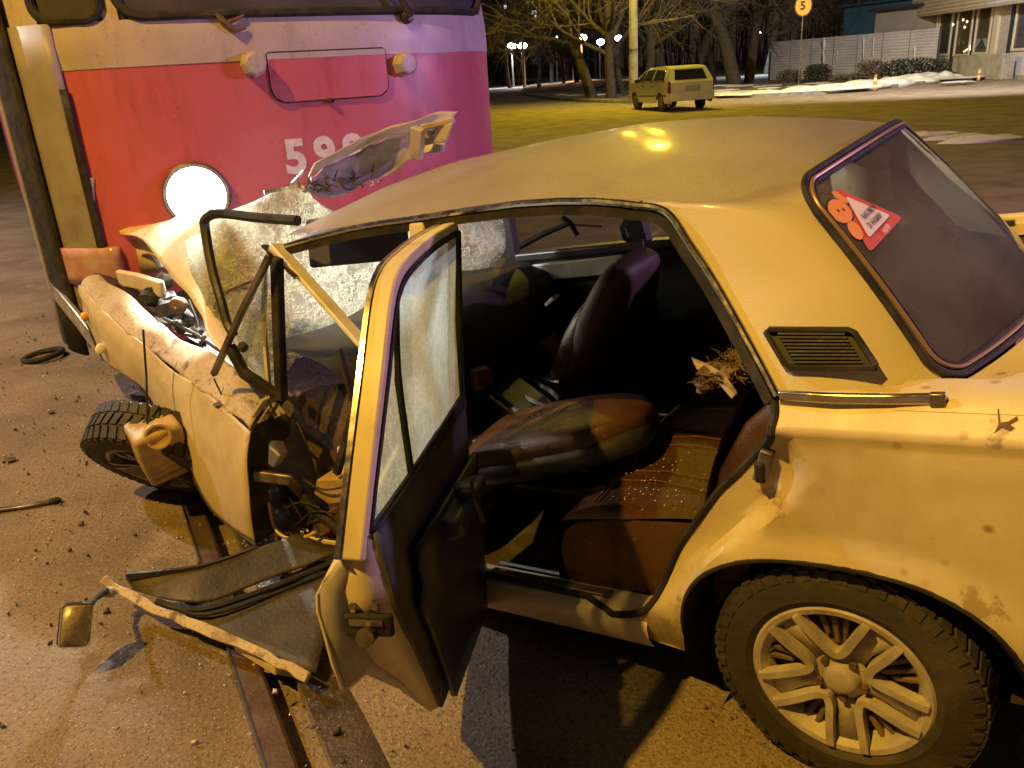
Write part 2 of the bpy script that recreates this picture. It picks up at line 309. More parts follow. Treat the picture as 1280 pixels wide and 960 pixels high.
M = dict(
    paint=mat('beige_paint', BEIGE, .38, c2=(.68, .58, .40), scale=3, lo=.35, hi=.7, c3=(.52, .40, .24), s3=1.6, lo3=.54, hi3=.76, fine=((.36, .26, .15), 140, .66, .76), bump=.10, bs=500, rv=.14, st=(1.2, 1.2, .5), wob=(5.5, .16)),
    streaky=mat('streaked_fender_paint', (.58, .49, .33), .5, c2=(.46, .36, .21), scale=9, lo=.38, hi=.68, c3=(.34, .24, .13), s3=4, lo3=.60, hi3=.76, fine=((.30, .21, .12), 110, .62, .74), bump=.15, bs=200),
    frost=mat('frosted_roof_paint', (.31, .265, .21), .33, c2=(.36, .31, .255), scale=5, lo=.35, hi=.7, fine=((.21, .17, .13), 330, .50, .68), bump=.40, bs=420, rv=.02, coat=.36),  # base darkened to hold down lamp light on the roof, frosty speckle over it
    mud=mat('muddy_paint', (.52, .43, .29), .65, c2=(.38, .29, .17), scale=6, lo=.38, hi=.66, c3=(.13, .09, .055), s3=9, lo3=.55, hi3=.64, fine=((.2, .13, .07), 90, .56, .68), bump=.2, bs=160),
    jamb=mat('door_jamb_paint', (.68, .59, .40), .42, c2=(.54, .44, .28), scale=9, lo=.45, hi=.7, fine=((.15, .1, .06), 120, .68, .75)),
    greypaint=mat('bare_inner_paint', (.42, .40, .38), .5, c2=(.30, .27, .24), scale=7, c3=(.2, .14, .08), s3=4),
    violet=mat('inner_hood_paint', (.46, .40, .42), .5, c2=(.3, .25, .24), scale=9, lo=.5, hi=.65, c3=(.1, .08, .07), s3=6, lo3=.6, hi3=.66),  # mauve tint carries the purple beacon light in the colour
    rubber=mat('black_rubber', (.018, .018, .018), .75, spec=.25, c2=(.05, .045, .04), scale=14, bump=.2),
    tyre=mat('tyre_rubber', (.035, .032, .03), .75, c2=(.09, .07, .05), scale=7, lo=.45, hi=.7, bump=.3, bs=60),
    chrome=mat('chrome', (.62, .60, .56), .24, 1, c2=(.50, .46, .40), scale=14, rv=.08),
    trim=mat('tan_seal_strip', (.34, .22, .12), .4, .3),
    innerdark=mat('dark_door_inner', (.065, .065, .065), .7, c2=(.04, .04, .04), scale=7),
    dullmetal=mat('dull_metal', (.30, .27, .24), .45, .8, c2=(.12, .09, .07), scale=12, rv=.15),
    dark=mat('dark_plastic', (.02, .02, .022), .5, c2=(.045, .04, .035), scale=10, rv=.15, bump=.15),
    vinyl=mat('black_vinyl', (.014, .015, .02), .42, c2=(.03, .028, .03), scale=5, bump=.15, bs=250),
    seatback=mat('dark_seatback_vinyl', (.060, .032, .017), .6, c2=(.04, .022, .012), scale=5, bump=.15, bs=250),
    brown=mat('brown_leatherette', (.075, .032, .012), .36, c2=(.05, .021, .008), scale=6, fine=((.16, .08, .04), 60, .62, .75), bump=.3, bs=220, rv=.12),
    stitch=mat('tan_stitching', (.16, .08, .035), .7),
    interior=mat('dark_interior_trim', (.02, .02, .024), .6, c2=(.05, .04, .035), scale=4, bump=.2),
    dirtfloor=mat('dirty_floor_mat', (.03, .025, .02), .85, c2=(.10, .07, .045), scale=9, lo=.5, hi=.7, bump=.6, bs=60),
    alloy=mat('dusty_wheel_cover', (.50, .45, .38), .6, .1, c2=(.34, .29, .23), scale=12, bump=.15),
    alloydark=mat('wheel_recess', (.10, .07, .045), .7, c2=(.2, .14, .08), scale=9),
    spoke=mat('grimy_alloy', (.28, .25, .22), .4, .6, c2=(.10, .08, .06), scale=10),
    rust=mat('rusty_steel', (.16, .085, .045), .8, c2=(.07, .045, .03), scale=12, c3=(.3, .17, .08), s3=6, bump=.6, bs=50),
    grime=mat('oily_engine_metal', (.022, .02, .018), .65, 0, c2=(.075, .055, .04), scale=14, lo=.5, hi=.66, bump=.8, bs=40),  # near-black, the bonnet's shade over the engine is put into the colour
    tanplastic=mat('tan_plastic', (.50, .36, .18), .5, c2=(.30, .20, .09), scale=14, lo=.4, hi=.7, bump=.3, bs=40),
    red=mat('tram_red_paint', (.55, .115, .165), .36, c2=(.49, .11, .15), scale=2.5, lo=.35, hi=.7, c3=(.30, .07, .08), s3=3, lo3=.54, hi3=.80, rv=.12, bump=.05, bs=200, st=(3, 3, .5), wob=(3, .10)),
    cream=mat('tram_white_paint', (.50, .43, .46), .4, c2=(.42, .36, .37), scale=4, c3=(.30, .24, .24), s3=4, lo3=.52, hi3=.78, st=(4, 4, .6), fine=((.30, .22, .2), 60, .60, .74), bump=.05, bs=200, wob=(3, .1)),
    post=mat('lilac_grey_door_post', (.34, .31, .36), .5, c2=(.26, .24, .28), scale=5, c3=(.18, .15, .15), s3=4, lo3=.55, hi3=.75),
    digit=mat('white_lettering', (.80, .76, .74), .5, c2=(.68, .62, .6), scale=20),
    tglass=mat('tram_window_glass', (.05, .05, .06), .12, c2=(.11, .10, .12), scale=3, lo=.3, hi=.7, spec=.8),
    asphalt=mat('worn_asphalt', (.265, .21, .165), .92, c2=(.135, .10, .075), scale=1.3, lo=.42, hi=.70, c3=(.33, .26, .20), s3=3.2, lo3=.56, hi3=.72, fine=((.10, .075, .055), 75, .52, .70), bump=1.0, bs=70, rv=.08, spec=.3),
    wet=mat('wet_dirt_between_rails', (.075, .055, .042), .35, c2=(.04, .03, .024), scale=5, fine=((.14, .1, .07), 60, .58, .7), bump=.8, bs=60, rv=.2),
    rail=mat('worn_rail_steel', (.20, .135, .09), .45, .7, c2=(.14, .08, .05), scale=9, bump=.25, bs=80, rv=.12),
    railedge=mat('polished_rail_edge', (.75, .72, .7), .18, 1),
    dirt=mat('frozen_verge_dirt', (.16, .12, .075), .95, c2=(.09, .07, .04), scale=1.2, c3=(.5, .47, .42), s3=.9, lo3=.60, hi3=.66, bump=1, bs=9),
    snow=mat('dirty_snow', (.70, .68, .66), .7, c2=(.42, .36, .28), scale=2.5, lo=.5, hi=.7, bump=.8, bs=8),
    kerb=mat('kerb_stone', (.32, .31, .30), .85, c2=(.2, .19, .18), scale=3),
    concrete=mat('weathered_concrete', (.36, .33, .28), .9, c2=(.24, .22, .18), scale=2.5, bump=.4, bs=30),
    bark=mat('winter_bark', (.065, .05, .034), .95, c2=(.03, .025, .018), scale=6, bump=.8, bs=20),
    twig=mat('bare_twigs', (.13, .10, .055), .9, c2=(.07, .055, .035), scale=3),
    birch=mat('pale_bark', (.34, .33, .33), .9, c2=(.08, .07, .06), scale=5, lo=.55, hi=.65),
    hedge=mat('dark_hedge_leaves', (.022, .03, .016), .8, c2=(.04, .045, .02), scale=5),
    dryhedge=mat('dry_bush_leaves', (.13, .10, .05), .85, c2=(.08, .06, .03), scale=5),
    siding=mat('grey_metal_siding', (.58, .56, .60), .6, 0, c2=(.47, .45, .49), scale=1.2, c3=(.3, .24, .2), s3=2.5, lo3=.6, hi3=.75),
    whitemark=mat('white_paint_mark', (.78, .74, .72), .6),
    blue=mat('blue_shed_paint', (.07, .17, .26), .7, c2=(.05, .12, .19), scale=1.5),
    shed=mat('grey_render', (.34, .31, .28), .9, c2=(.28, .25, .22), scale=1.3),
    roofing=mat('dark_roofing', (.03, .03, .032), .8),
    fascia=mat('cream_metal_fascia', (.55, .47, .33), .5, c2=(.48, .40, .28), scale=2),
    pframe=mat('cream_window_frame', (.62, .55, .42), .45),
    dframe=mat('dark_window_frame', (.03, .04, .05), .4),
    wagon=mat('silver_wagon_paint', (.55, .52, .50), .35, .15, c2=(.48, .44, .42), scale=2, coat=.4),
    wglass=mat('dark_car_glass', (.02, .022, .024), .08, spec=.8),
    plate=mat('number_plate', (.26, .26, .32), .5),
    tail=mat('red_tail_lamp', (.16, .02, .015), .3),
    signface=mat('orange_sign_face', (.85, .42, .03), .5),
    signred=mat('dark_sign_border', (.10, .02, .015), .5),
    black=mat('black_print', (.012, .012, .012), .5),
    white=mat('white_print', (.80, .74, .70), .5),
    stred=mat('red_sticker_print', (.62, .10, .035), .45),
    orange=mat('orange_sticker_print', (.85, .33, .03), .5),
    orangepost=mat('orange_post_paint', (.75, .28, .02), .5),
    paper=mat('torn_paper', (.55, .42, .26), .8, c2=(.40, .28, .15), scale=20),
    fluff=mat('torn_padding', (.20, .13, .06), .95, c2=(.06, .04, .02), scale=25, bump=1, bs=60),
    mirror=mat('mirror_glass', (.85, .83, .80), .03, 1),
    shard=mat('glass_crumbs', (.75, .72, .66), .12, 0, c2=(.5, .42, .3), scale=60, spec=1),
    chip=mat('dark_crumbs', (.04, .03, .024), .8, c2=(.16, .11, .07), scale=30),
    amber=mat('amber_lens', (.8, .4, .08), .2),
    wood=mat('old_boards', (.20, .13, .06), .9, c2=(.1, .06, .03), scale=4),
    wire=mat('tan_hose', (.55, .38, .16), .5),
    rearglass=glass('dusty_rear_glass', (.55, .53, .5), (.14, .50), (.42, .38, .33), .06, 3),
    crazed=glass('shattered_windscreen', (.66, .66, .60), (.10, .40), (.62, .65, .56), .35, 7, .9, 46, .5, .12),
    frosted=glass('crazed_door_glass', (.7, .75, .75), (.50, .86), (.58, .72, .82), .3, 4, .8, 90, .78, .15),
    pane=glass('kiosk_pane', (.62, .55, .36), (.25, .45), (.42, .36, .22), .05, 2),
)
stain(M['paint'], (.115, .77, .70), .05, (.30, .13, .04)); stain(M['paint'], (.40, .75, .27), .06, (.26, .12, .05)); stain(M['paint'], (-.27, .79, .52), .05, (.28, .17, .08)); stain(M['paint'], (.20, .78, .62), .035, (.24, .14, .07)); stain(M['paint'], (-.30, .76, .87), .03, (.16, .11, .07))
splash(M['paint'], .52, .24, (.34, .25, .15)); splash(M['streaky'], .60, .30, (.34, .25, .15))
over_by_slope(M['frost'], (.72, .64, .45), .45, .88)
speckle(M['paint'], 7, (.40, .20, .06), .90, .97); speckle(M['paint'], 28, (.34, .24, .10), .90, .96)
speckle(M['asphalt'], 95, (.085, .06, .042), .35, .5); speckle(M['asphalt'], 130, (.56, .45, .35), .74, .86); speckle(M['asphalt'], 30, (.14, .10, .075), .82, .9)
M['door_in'] = mat('dark_door_shell', (.05, .042, .034), .6, c2=(.09, .07, .05), scale=5, c3=(.02, .017, .014), s3=4, bump=.4, bs=60, rv=.12)
M['mirror_dusty'] = mat('dusty_mirror_glass', (.42, .35, .27), .35, .3, c2=(.32, .26, .19), scale=70, lo=.45, hi=.6, fine=((.85, .75, .55), 260, .60, .66))  # speckled brown painted in place of the road's reflection
M['lamp'] = emat('tram_headlamp_glow', (1.0, .97, .90), 16)
M['lampw'] = emat('white_street_lamp_glow', (.75, .92, 1.0), 30)
M['lampo'] = emat('orange_street_lamp_glow', (1.0, .62, .25), 22)
M['lampb'] = emat('blue_beacon_glow', (.10, .30, 1.0), 10)
M['winlit'] = emat('lit_flat_window', (.95, .95, .85), 1.6)
M['bulb'] = emat('shop_bulb_glow', (1.0, .85, .6), 12)



# ================================================================== THE SETTING
RD = V((-0.45, 0.893, 0)).normalized(); RN = V((RD.y, -RD.x, 0))          # rail direction, and the way to its right
RP = V((-0.666,1.537,0.0))                                               # a point on the rail's left edge
def railpt(t, s, z=0): p = RP + RD * t + RN * s; return (p.x, p.y, z)
prof = [(-900, 0), (-60, 0), (-14, 0), (-4, 0), (-1.2, 0), (-.25, 0), (-.004, 0), (-.004, -.06), (.150, -.06), (.150, -.002), (.345, -.002), (.40, .0), (1.2, 0), (4, 0), (14, 0), (60, 0), (900, 0)]
ts = [-60, -12, -4, -2, -1] + [i * .25 for i in range(0, 21)] + [7, 10, 16, 30, 60, 120, 300, 900]
g = MB(); g.grid([[railpt(t, s, z + (.006 * nz((s, t, 0), 1.6) if abs(s) < 3 and -3 < t < 6 and z == 0 and s != -.004 else 0)) for s, z in prof] for t in ts])
tag(g.build('ground', M['asphalt'], ang=30), kind='structure')
r = MB(); r.grid([[railpt(t, s, z) for s, z in ((0, -.06), (0, .004), (.006, .010), (.066, .010), (.075, .002), (.080, -.055))] for t in ts if -5 < t < 30])
rail = r.build('tram_rail', M['rail'], ang=40); tag(rail, kind='structure')
e = MB(); e.grid([[railpt(t, s, z) for s, z in ((-.003, .004), (.000, .012), (.0065, .013))] for t in ts if -5 < t < 30]); e.build('rail_edge', M['railedge'], rail)
m = MB(); m.grid([[railpt(t, s, .004 + .004 * nz((t, s, 3), 5) - .007 * (s > .26)) for s in (.1495, .18, .21, .24, .27)] for t in [i * .15 - 1 for i in range(34)]])
tag(m.build('track_bed', M['wet']), kind='structure')
# verge beyond the crossing road: raised, kerbed, mounded on the left
near = [(12.872,110.616,0.0),(10.571,115.714,0.0),(7.683,112.697,0.0),(4.884,102.352,0.0),(2.929,82.584,0.0),(2.452,61.641,0.0),(3.352,49.696,0.0),(4.71,41.335,0.0),(6.128,37.484,0.0),(8.024,36.997,0.0),(9.775,38.017,0.0),(10.558,36.175,0.0),(11.458,35.285,0.0),(13.731,34.754,0.0),(15.972,35.922,0.0),(18.305,37.474,-0.0),(19.774,38.641,0.0),(21.336,39.883,0.0)]
near = [(p[0], p[1]) for p in near]
far = [(near[-1][0] + 6, near[-1][1] + 12), (60, 120), (-5, 140), (near[0][0] - 10, near[0][1] + 10)]
kerb_pts = smooth([(x, y, 0) for x, y in near], 3)
def edge_d(x, y): return min((V((x, y, 0)) - p).length for p in kerb_pts)
def verge_z(x, y):
    d = edge_d(x, y)
    return .13 + (.55 * ssm(1, 11, d) * ssm(14.5, 8, x) + .05 * nz((x, y, 0), .7)) * ssm(0, 2.0, d)
vp = patch(near + far, [], 2.2, lambda x, y: (x, y, verge_z(x, y)))
tag(vp.build('grass_verge', M['dirt'], ang=60), kind='structure')
kb = MB(); kb.bar([(p.x, p.y, .065) for p in kerb_pts], V((0, 0, 1)), .155, .16)
tag(kb.build('kerb', M['kerb']), kind='structure')
sn = MB(); rd = random.Random(8)                                           # low snow bank along the verge
vk = [p for p in kerb_pts if p.x > 7.6]
for k in range(120):
    t = rd.random(); f_ = t * (len(vk) - 1); i_ = min(int(f_), len(vk) - 2); q = vk[i_].lerp(vk[i_ + 1], f_ - i_)
    big = ssm(.35, .8, t); o_ = rd.uniform(.3, 1.2 + 1.5 * big); nrm = V((.35, 1, 0)).normalized(); q = q + nrm * o_
    h_ = (.05 + .26 * big) * rd.uniform(.45, 1.1) * ssm(-.2, .6, 1.9 - abs(o_ - 1.0)); r_ = rd.uniform(.35, .8)
    sn.ball((q.x, q.y, .11), (r_ * 1.25, r_ * .9, h_), 10, 7, .16, k)
tag(sn.build('snow_bank', M['snow'], ang=180, sub=1), kind='stuff')
sn = MB(); rd = random.Random(3)                                           # thin snow patches on the verge and the road
for i in range(46):
    t = rd.random(); k = rd.randrange(12, len(kerb_pts) - 1); p = kerb_pts[k]; x = p.x + rd.uniform(0, 7) ; y = p.y + rd.uniform(.4, 9)
    if edge_d(x, y) < .4: continue
    s_ = rd.uniform(.25, .9); sn.ball((x, y, verge_z(x, y)), (s_ * 1.5, s_, .05), 8, 4, .5, i)
for (px, py, s_) in ((1268, 157, .5), (1245, 152, .25), (1205, 151, .3), (1160, 148, .2), (1140, 147, .25), (1180, 150, .22), (1110, 147, .2), (1225, 155, .3)):
    d = 1.5513 / ((py - (131.8 - .0634 * px)) / 1015.2) * .95; x = (px - 640) / 1087 * d
    sn.ball((x, d, 0), (s_ * 1.6, s_ * .6, s_ * .24), 8, 5, .4, px)
tag(sn.build('snow_patches', M['snow'], ang=80), kind='stuff')
# fragments scattered over the asphalt
def crumbs(n, seed, mat_, name, fx, smin, smax, zf=.0):
    rd = random.Random(seed); m = MB()
    for i in range(n):
        x, y = fx(rd); s_ = rd.uniform(smin, smax) * (1 if rd.random() < .93 else 1.8)
        ax = V((rd.uniform(-1, 1), rd.uniform(-1, 1), rd.uniform(-.3, 1))).normalized(); b1 = ax.orthogonal().normalized(); b2 = ax.cross(b1)
        c = V((x, y, zf + s_ * .5 + .004)); k = rd.uniform(.5, 1)
        m.add([c + b1 * s_, c + b2 * s_ * k, c - b1 * s_ * .8, c - b2 * s_ * k, c + ax * s_ * .7], [(0, 1, 4), (1, 2, 4), (2, 3, 4), (3, 0, 4), (3, 2, 1, 0)])
    return tag(m.build(name, mat_, ang=0), kind='stuff')
crumbs(2600, 1, M['shard'], 'glass_fragments', lambda r: (-.3 - 4.4 * r.random() ** 1.1, 1.25 + 4.6 * r.random()), .0018, .0058)
crumbs(500, 7, M['shard'], 'glass_crumbs', lambda r: (-.5 - 3.6 * r.random(), 1.3 + 3.4 * r.random()), .004, .008)
crumbs(900, 2, M['chip'], 'dirt_crumbs', lambda r: (-.2 - 4.5 * r.random(), 1.2 + 5 * r.random()), .003, .012)
crumbs(260, 4, M['chip'], 'road_grit', lambda r: (r.uniform(-.4, 1.4), r.uniform(.9, 2.2)), .002, .006)
crumbs(600, 5, M['shard'], 'glass_pile', lambda r: (r.gauss(-.80, .10), r.gauss(2.62, .10)), .003, .009, .07)

# ================================================================== THE TRAM
TTH = math.radians(30)
tram = empty('tram', (-.84, 4.1, 0), TTH, 'red and white tram with its left headlamp glaring, pressed against the smashed car', 'tram')
def tb(s, z):
    a = min(abs(s) / 1.25, 1.0); b = .75 * (1 - (1 - a ** 2.5) ** .4)
    return b + max(0, z - 1.78) * .2 + max(0, .9 - z) * .12
def tf(s, z, o=0.0):
    """point of the tram front, o metres proud of it"""
    e = .01; s1 = max(-1.249, min(1.249, s))
    t1 = V((2 * e, tb(min(1.25, s1 + e), z) - tb(max(-1.25, s1 - e), z), 0)); n = V((t1.y, -t1.x, 0)).normalized()
    return V((s, tb(s, z), z)) + n * o
def smap(t): return 1.25 * math.sin(t * PI / 2)                            # more columns towards the corners
def tfront(s0, s1, z0, z1, o=0, nu=24, nv=8):
    a0, a1 = math.asin(s0 / 1.25) * 2 / PI, math.asin(s1 / 1.25) * 2 / PI
    m = MB(); m.grid([[tf(smap(a0 + (a1 - a0) * i / nu), z0 + (z1 - z0) * j / nv, o) for i in range(nu + 1)] for j in range(nv + 1)]); return m
BZ = 1.672
fp = tfront(-1.25, 1.25, .42, BZ, nu=40, nv=14).build('front_panel', M['red'], tram)
tfront(-1.25, 1.25, BZ + .001, 1.86, .003, 40, 4).build('white_band', M['cream'], tram)
tfront(-1.25, 1.25, 2.72, 3.05, 0, 40, 4).build('front_roof', M['cream'], tram)
for a, b in ((-1.25, -1.075), (-.835, -.775), (1.085, 1.25)): tfront(a, b, 1.86, 2.72, .0, 6, 6).build('window_pillar', M['cream'], tram)
def sidewall(sg):
    m = MB(); m.grid([[(sg * 1.25, b, z) for b in (.75, 1.5, 3, 6, 10, 14)] for z in (.45, 1.0, BZ)]); m.build('side_panel', M['red'], tram)
    m = MB(); m.grid([[(sg * 1.25, b, z) for b in (.75, 1.5, 3, 6, 10, 14)] for z in (BZ, 1.9)]); m.build('side_band', M['cream'], tram)
    m = MB(); m.grid([[(sg * 1.25, b + .17, z) for b in (.75, 1.5, 3, 6, 10, 14)] for z in (1.9, 2.72)]); m.build('side_window', M['tglass'], tram)
    m = MB(); m.grid([[(sg * x, b + .2, z) for b in (.75, 1.5, 3, 6, 10, 14)] for x, z in ((1.25, 2.72), (1.18, 2.95), (.8, 3.08), (0, 3.12))]); m.build('roof', M['cream'], tram)
sidewall(-1); sidewall(1)
def pane(s0, s1, z0, z1, rad):
    q = []
    for (cx, cz, a) in ((s1 - rad, z0 + rad, -90), (s1 - rad, z1 - rad, 0), (s0 + rad, z1 - rad, 90), (s0 + rad, z0 + rad, 180)):
        for k in range(7): t = math.radians(a + 15 * k); q.append((cx + rad * math.cos(t), cz + rad * math.sin(t)))
    d = []
    for i in range(len(q)):
        a, b = V(q[i]), V(q[(i + 1) % len(q)]); n = max(1, int((b - a).length / .06)); d += [a + (b - a) * k / n for k in range(n)]
    return d
for nm, a in (('windscreen', (-.775, 1.09, 1.868, 2.72, .10)), ('corner_window', (-1.08, -.832, 1.868, 2.72, .07))):
    g0 = tfront(a[0], a[1], 1.86, 2.72, -.012, 20, 8).build(nm, M['tglass'], tram)
    m = MB(); m.tube([tf(p.x, p.y, .004) for p in pane(*a)], .020, 8, True); m.build('gasket', M['rubber'], g0)
# lower left corner: pale door post, rubber edges, open door leaf
def corner_strip(b0, b1, z0, z1, o, name, mt, parent=tram):
    def sb(b): return -1.25 * (1 - max(0, (.75 - b) / .75) ** 2.5) ** .4
    m = MB(); rows = []
    for j in range(9):
        z = z0 + (z1 - z0) * j / 8; ext = max(0, z - 1.78) * .2 + max(0, .9 - z) * .12; row = []
        for i in range(7):
            b = b0 + (b1 - b0) * i / 6; s_ = sb(min(b, .75)); n = V((-1, -.35 if b < .6 else -.1, 0)).normalized()
            row.append(V((s_, b + ext, z)) + n * o)
        rows.append(row)
    m.grid(rows); return m.build(name, mt, parent, solid=.012, off=1)
post = corner_strip(.235, .40, .40, 1.86, .006, 'door_post', M['post'])
corner_strip(.225, .245, .40, 1.60, .014, 'post_seal', M['rubber'], post)
leaf = corner_strip(.62, 1.0, .38, 2.8, .028, 'door_leaf', M['post'])
corner_strip(.40, .60, .36, 2.8, .022, 'leaf_seal', M['rubber'], leaf)
corner_strip(.18, .24, .40, .62, .006, 'corner_panel', M['post'], post)
# bumper corner, service plate
bz = [(-1.172,0.908), (-0.966,0.906), (-0.997,0.74), (-1.2,0.734)]
def plate(pts, o, th, name, mt, parent=tram, bev=.006):
    m = MB(); n = len(pts); a = [tf(s, z, o) for s, z in pts]; b = [tf(s, z, o + th) for s, z in pts]
    m.add(a + b, [tuple(range(n, 2 * n))] + [(i, (i + 1) % n, n + (i + 1) % n, n + i) for i in range(n)]); return m.build(name, mt, parent, bevel=bev)
_b = tfront(bz[0][0] - .03, bz[1][0], bz[3][1], bz[0][1], .03, 10, 4); _b.build('bumper_corner', mat('faded_pink_bumper', (.50, .22, .27), .22, c2=(.56, .40, .46), scale=9), tram, solid=.05, off=-1)
plate([(-1.105,1.228), (-1.002,1.223), (-1.034,1.068), (-1.138,1.07)], 0, .012, 'service_plate', M['greypaint'])
# hatch, with its latches
hc = [(-0.203,1.713), (0.4,1.69), (0.355,1.475), (-0.207,1.497)]
hz0, hz1, hs0, hs1 = (hc[2][1] + hc[3][1]) / 2, (hc[0][1] + hc[1][1]) / 2, (hc[0][0] + hc[3][0]) / 2, (hc[1][0] + hc[2][0]) / 2
hq = []
for (cx, cz, a, rd_) in ((hs1 - .06, hz0 + .06, -90, .06), (hs1 - .015, hz1 - .015, 0, .015), (hs0 + .015, hz1 - .015, 90, .015), (hs0 + .06, hz0 + .06, 180, .06)):
    for k in range(5): t = math.radians(a + 22.5 * k); hq.append((cx + rd_ * math.cos(t), cz + rd_ * math.sin(t)))
hq2 = []
for i in range(len(hq)):
    a, b = V(hq[i]), V(hq[(i + 1) % len(hq)]); n = max(1, int((b - a).length / .05)); hq2 += [a + (b - a) * k / n for k in range(n)]
hm = MB(); ctr = ((hs0 + hs1) / 2, (hz0 + hz1) / 2); nh = len(hq2)
low = [p for p in hq2]
def hatchmesh(zlo, zhi, o):
    m = MB(); rows = []
    for j in range(9):
        z = zlo + (zhi - zlo) * j / 8
        xs = []
        for i in range(nh):
            a, b = hq2[i], hq2[(i + 1) % nh]
            if (a[1] - z) * (b[1] - z) <= 0 and abs(a[1] - b[1]) > 1e-7: xs.append(a[0] + (b[0] - a[0]) * (z - a[1]) / (b[1] - a[1]))
        x0, x1 = (min(xs), max(xs)) if xs else (hs0, hs1)
        rows.append([tf(x0 + (x1 - x0) * i / 12, z, o) for i in range(13)])
    m.grid(rows); return m
hatch = hatchmesh(hz0 + .002, BZ, .010).build('hatch', M['red'], tram)
hatchmesh(BZ + .001, hz1 - .002, .010).build('hatch_top', M['cream'], hatch)
m = MB(); m.tube([tf(p[0], p[1], .006) for p in hq2], .0045, 6, True); m.build('hatch_gap', M['rubber'], hatch)
kq = (0.064,1.479); m = MB(); m.ball(tf(kq[0], kq[1], .012), (.02, .012, .012)); m.build('hatch_catch', M['rubber'], hatch)
for (px, s_, z_) in ((0, *(-0.27,1.658)), (1, *(0.473,1.625))):
    c0 = tf(s_, z_, 0); c1 = tf(s_, z_, .055); ax = (c1 - c0).normalized(); m = MB()
    m.tube([c0, c0 + ax * .02, c0 + ax * .021, c0 + ax * .062, c0 + ax * .068], [.058, .056, .052, .05, .04], 8); m.build('buffer_stop', M['cream'], tram, ang=25)
# headlamp
LS, LZ = (-0.61,1.112)
c0 = tf(LS, LZ, 0); ax = (tf(LS, LZ, .1) - c0).normalized(); q = ax.to_track_quat('Y', 'Z').to_matrix().to_4x4(); q.translation = c0
hl = MB(); hl.lathe([(.100, -.02), (.148, .0), (.150, .016), (.142, .028), (.128, .024)], 40, q); hlo = hl.build('headlamp', M['dullmetal'], tram)
m = MB(); m.lathe([(.0001, .046), (.05, .042), (.095, .034), (.129, .022)], 40, q); m.build('lens', M['lamp'], hlo)
twm = Matrix.Translation((-.84, 4.1, 0)) @ Matrix.Rotation(TTH, 4, 'Z'); lw0 = twm @ (c0 + ax * .13); lw1 = twm @ (c0 + ax * 3)
spot(lw0, lw1 + V((0.4, 0, -.3)), 330, (1.0, .96, .88), .06, 160, .9)   # the headlamp's beam
# fleet number and wiper
def text_mesh(txt, name, size, mt, parent, fn, th=.0, bold=.02, align='LEFT', spacing=1.0):
    cu = bpy.data.curves.new('lettering', 'FONT'); cu.body = txt; cu.size = size; cu.align_x = align; cu.offset = bold * size; cu.resolution_u = 3; cu.space_character = spacing
    ob = bpy.data.objects.new('lettering', cu); COL.objects.link(ob)
    dg = bpy.context.evaluated_depsgraph_get(); me = bpy.data.meshes.new_from_object(ob.evaluated_get(dg)); bpy.data.objects.remove(ob)
    for v in me.vertices: v.co = fn(v.co.x, v.co.y)
    me.materials.clear(); me.materials.append(mt); o = bpy.data.objects.new(name, me); COL.objects.link(o); o.parent = parent; return o
n0 = (-0.199,1.171)
for k, ch in enumerate('598'):
    text_mesh(ch, 'number_digit', .212, M['digit'], tram, lambda x, y, k=k: tf(n0[0] + .004 + k * .145 + x * 1.02, n0[1] - .002 + y, .004), bold=.04)
wk = (0.521,1.838); m = MB(); a = tf(*wk, .02); b = tf(*wk, .05); m.tube([tf(*wk, 0), a, b], [.035, .03, .022], 10); wp_ = m.build('wiper', M['dark'], tram)
m = MB(); m.tube([b, tf(wk[0] - .05, wk[1] + .09, .06), tf(wk[0] - .28, wk[1] + .30, .05)], [.017, .014, .010], 6); m.build('wiper_arm', M['dark'], wp_)
wk = (-0.376,1.848); m = MB(); m.tube([tf(wk[0] - .02, wk[1] + .03, .01), tf(wk[0], wk[1], .02), tf(wk[0] + .05, wk[1] - .05, .02), tf(wk[0] + .10, wk[1] - .04, .015)], [.008, .016, .012, .006], 6)
m.tube([tf(wk[0] + .02, wk[1] - .02, .02), tf(wk[0] + .10, wk[1] + .01, .02)], [.012, .006], 6); m.build('wiper_stub', M['rust'], tram)
m = MB(); m.box((0, .75, .38), (1.9, .6, .2)); m.box((0, 4, .34), (2.0, 6.5, .3)); m.build('underframe', M['dark'], tram)
m = MB(); m.lathe([(.33, -.06), (.33, .06), (.30, .06), (.0001, .06)], 28); wl = m.build('wheel', M['rust'], tram); wl.location = (-.77, 2.3, .33); wl.rotation_euler = (0, 0, PI / 2)

# ================================================================== THE WRECKED SEDAN  (x forward, y left, z up; origin under the rear axle)
car = empty('wrecked_sedan', (0, 0, 0), 0, 'wrecked beige sedan with its rear door hanging open and its front crushed under the tram', 'car')
CR = Matrix(((-0.80453, -0.5785, -0.13443), (0.57739, -0.81486, 0.05112), (-0.13911, -0.03649, 0.9896)))
car.matrix_world = Matrix.Translation((1.14149, 2.00198, 0.04725)) @ CR.to_4x4()
YS = [(.20, .70), (.26, .725), (.33, .742), (.45, .758), (.65, .773), (.80, .780), (.862, .778), (.882, .768), (.905, .752), (.925, .735), (1.0, .695), (1.15, .638), (1.29, .592), (1.34, .578)]
def ys(z): return interp(z, YS)
ARCH = [(.36 * math.cos(a) if abs(math.cos(a)) > 0 else 0, 0) for a in (0,)]
def arch(n=28, grow=0.0, floor=.20):
    out = []
    for i in range(n + 1):
        x = (.36 + grow) * math.cos(PI * i / n); z = .25 + (.315 + grow) * max(0, 1 - (abs(x) / (.36 + grow)) ** 2.5) ** .4; out.append((x, z))
    return [(out[0][0] + .0, floor)] + out + [(out[-1][0], floor)]
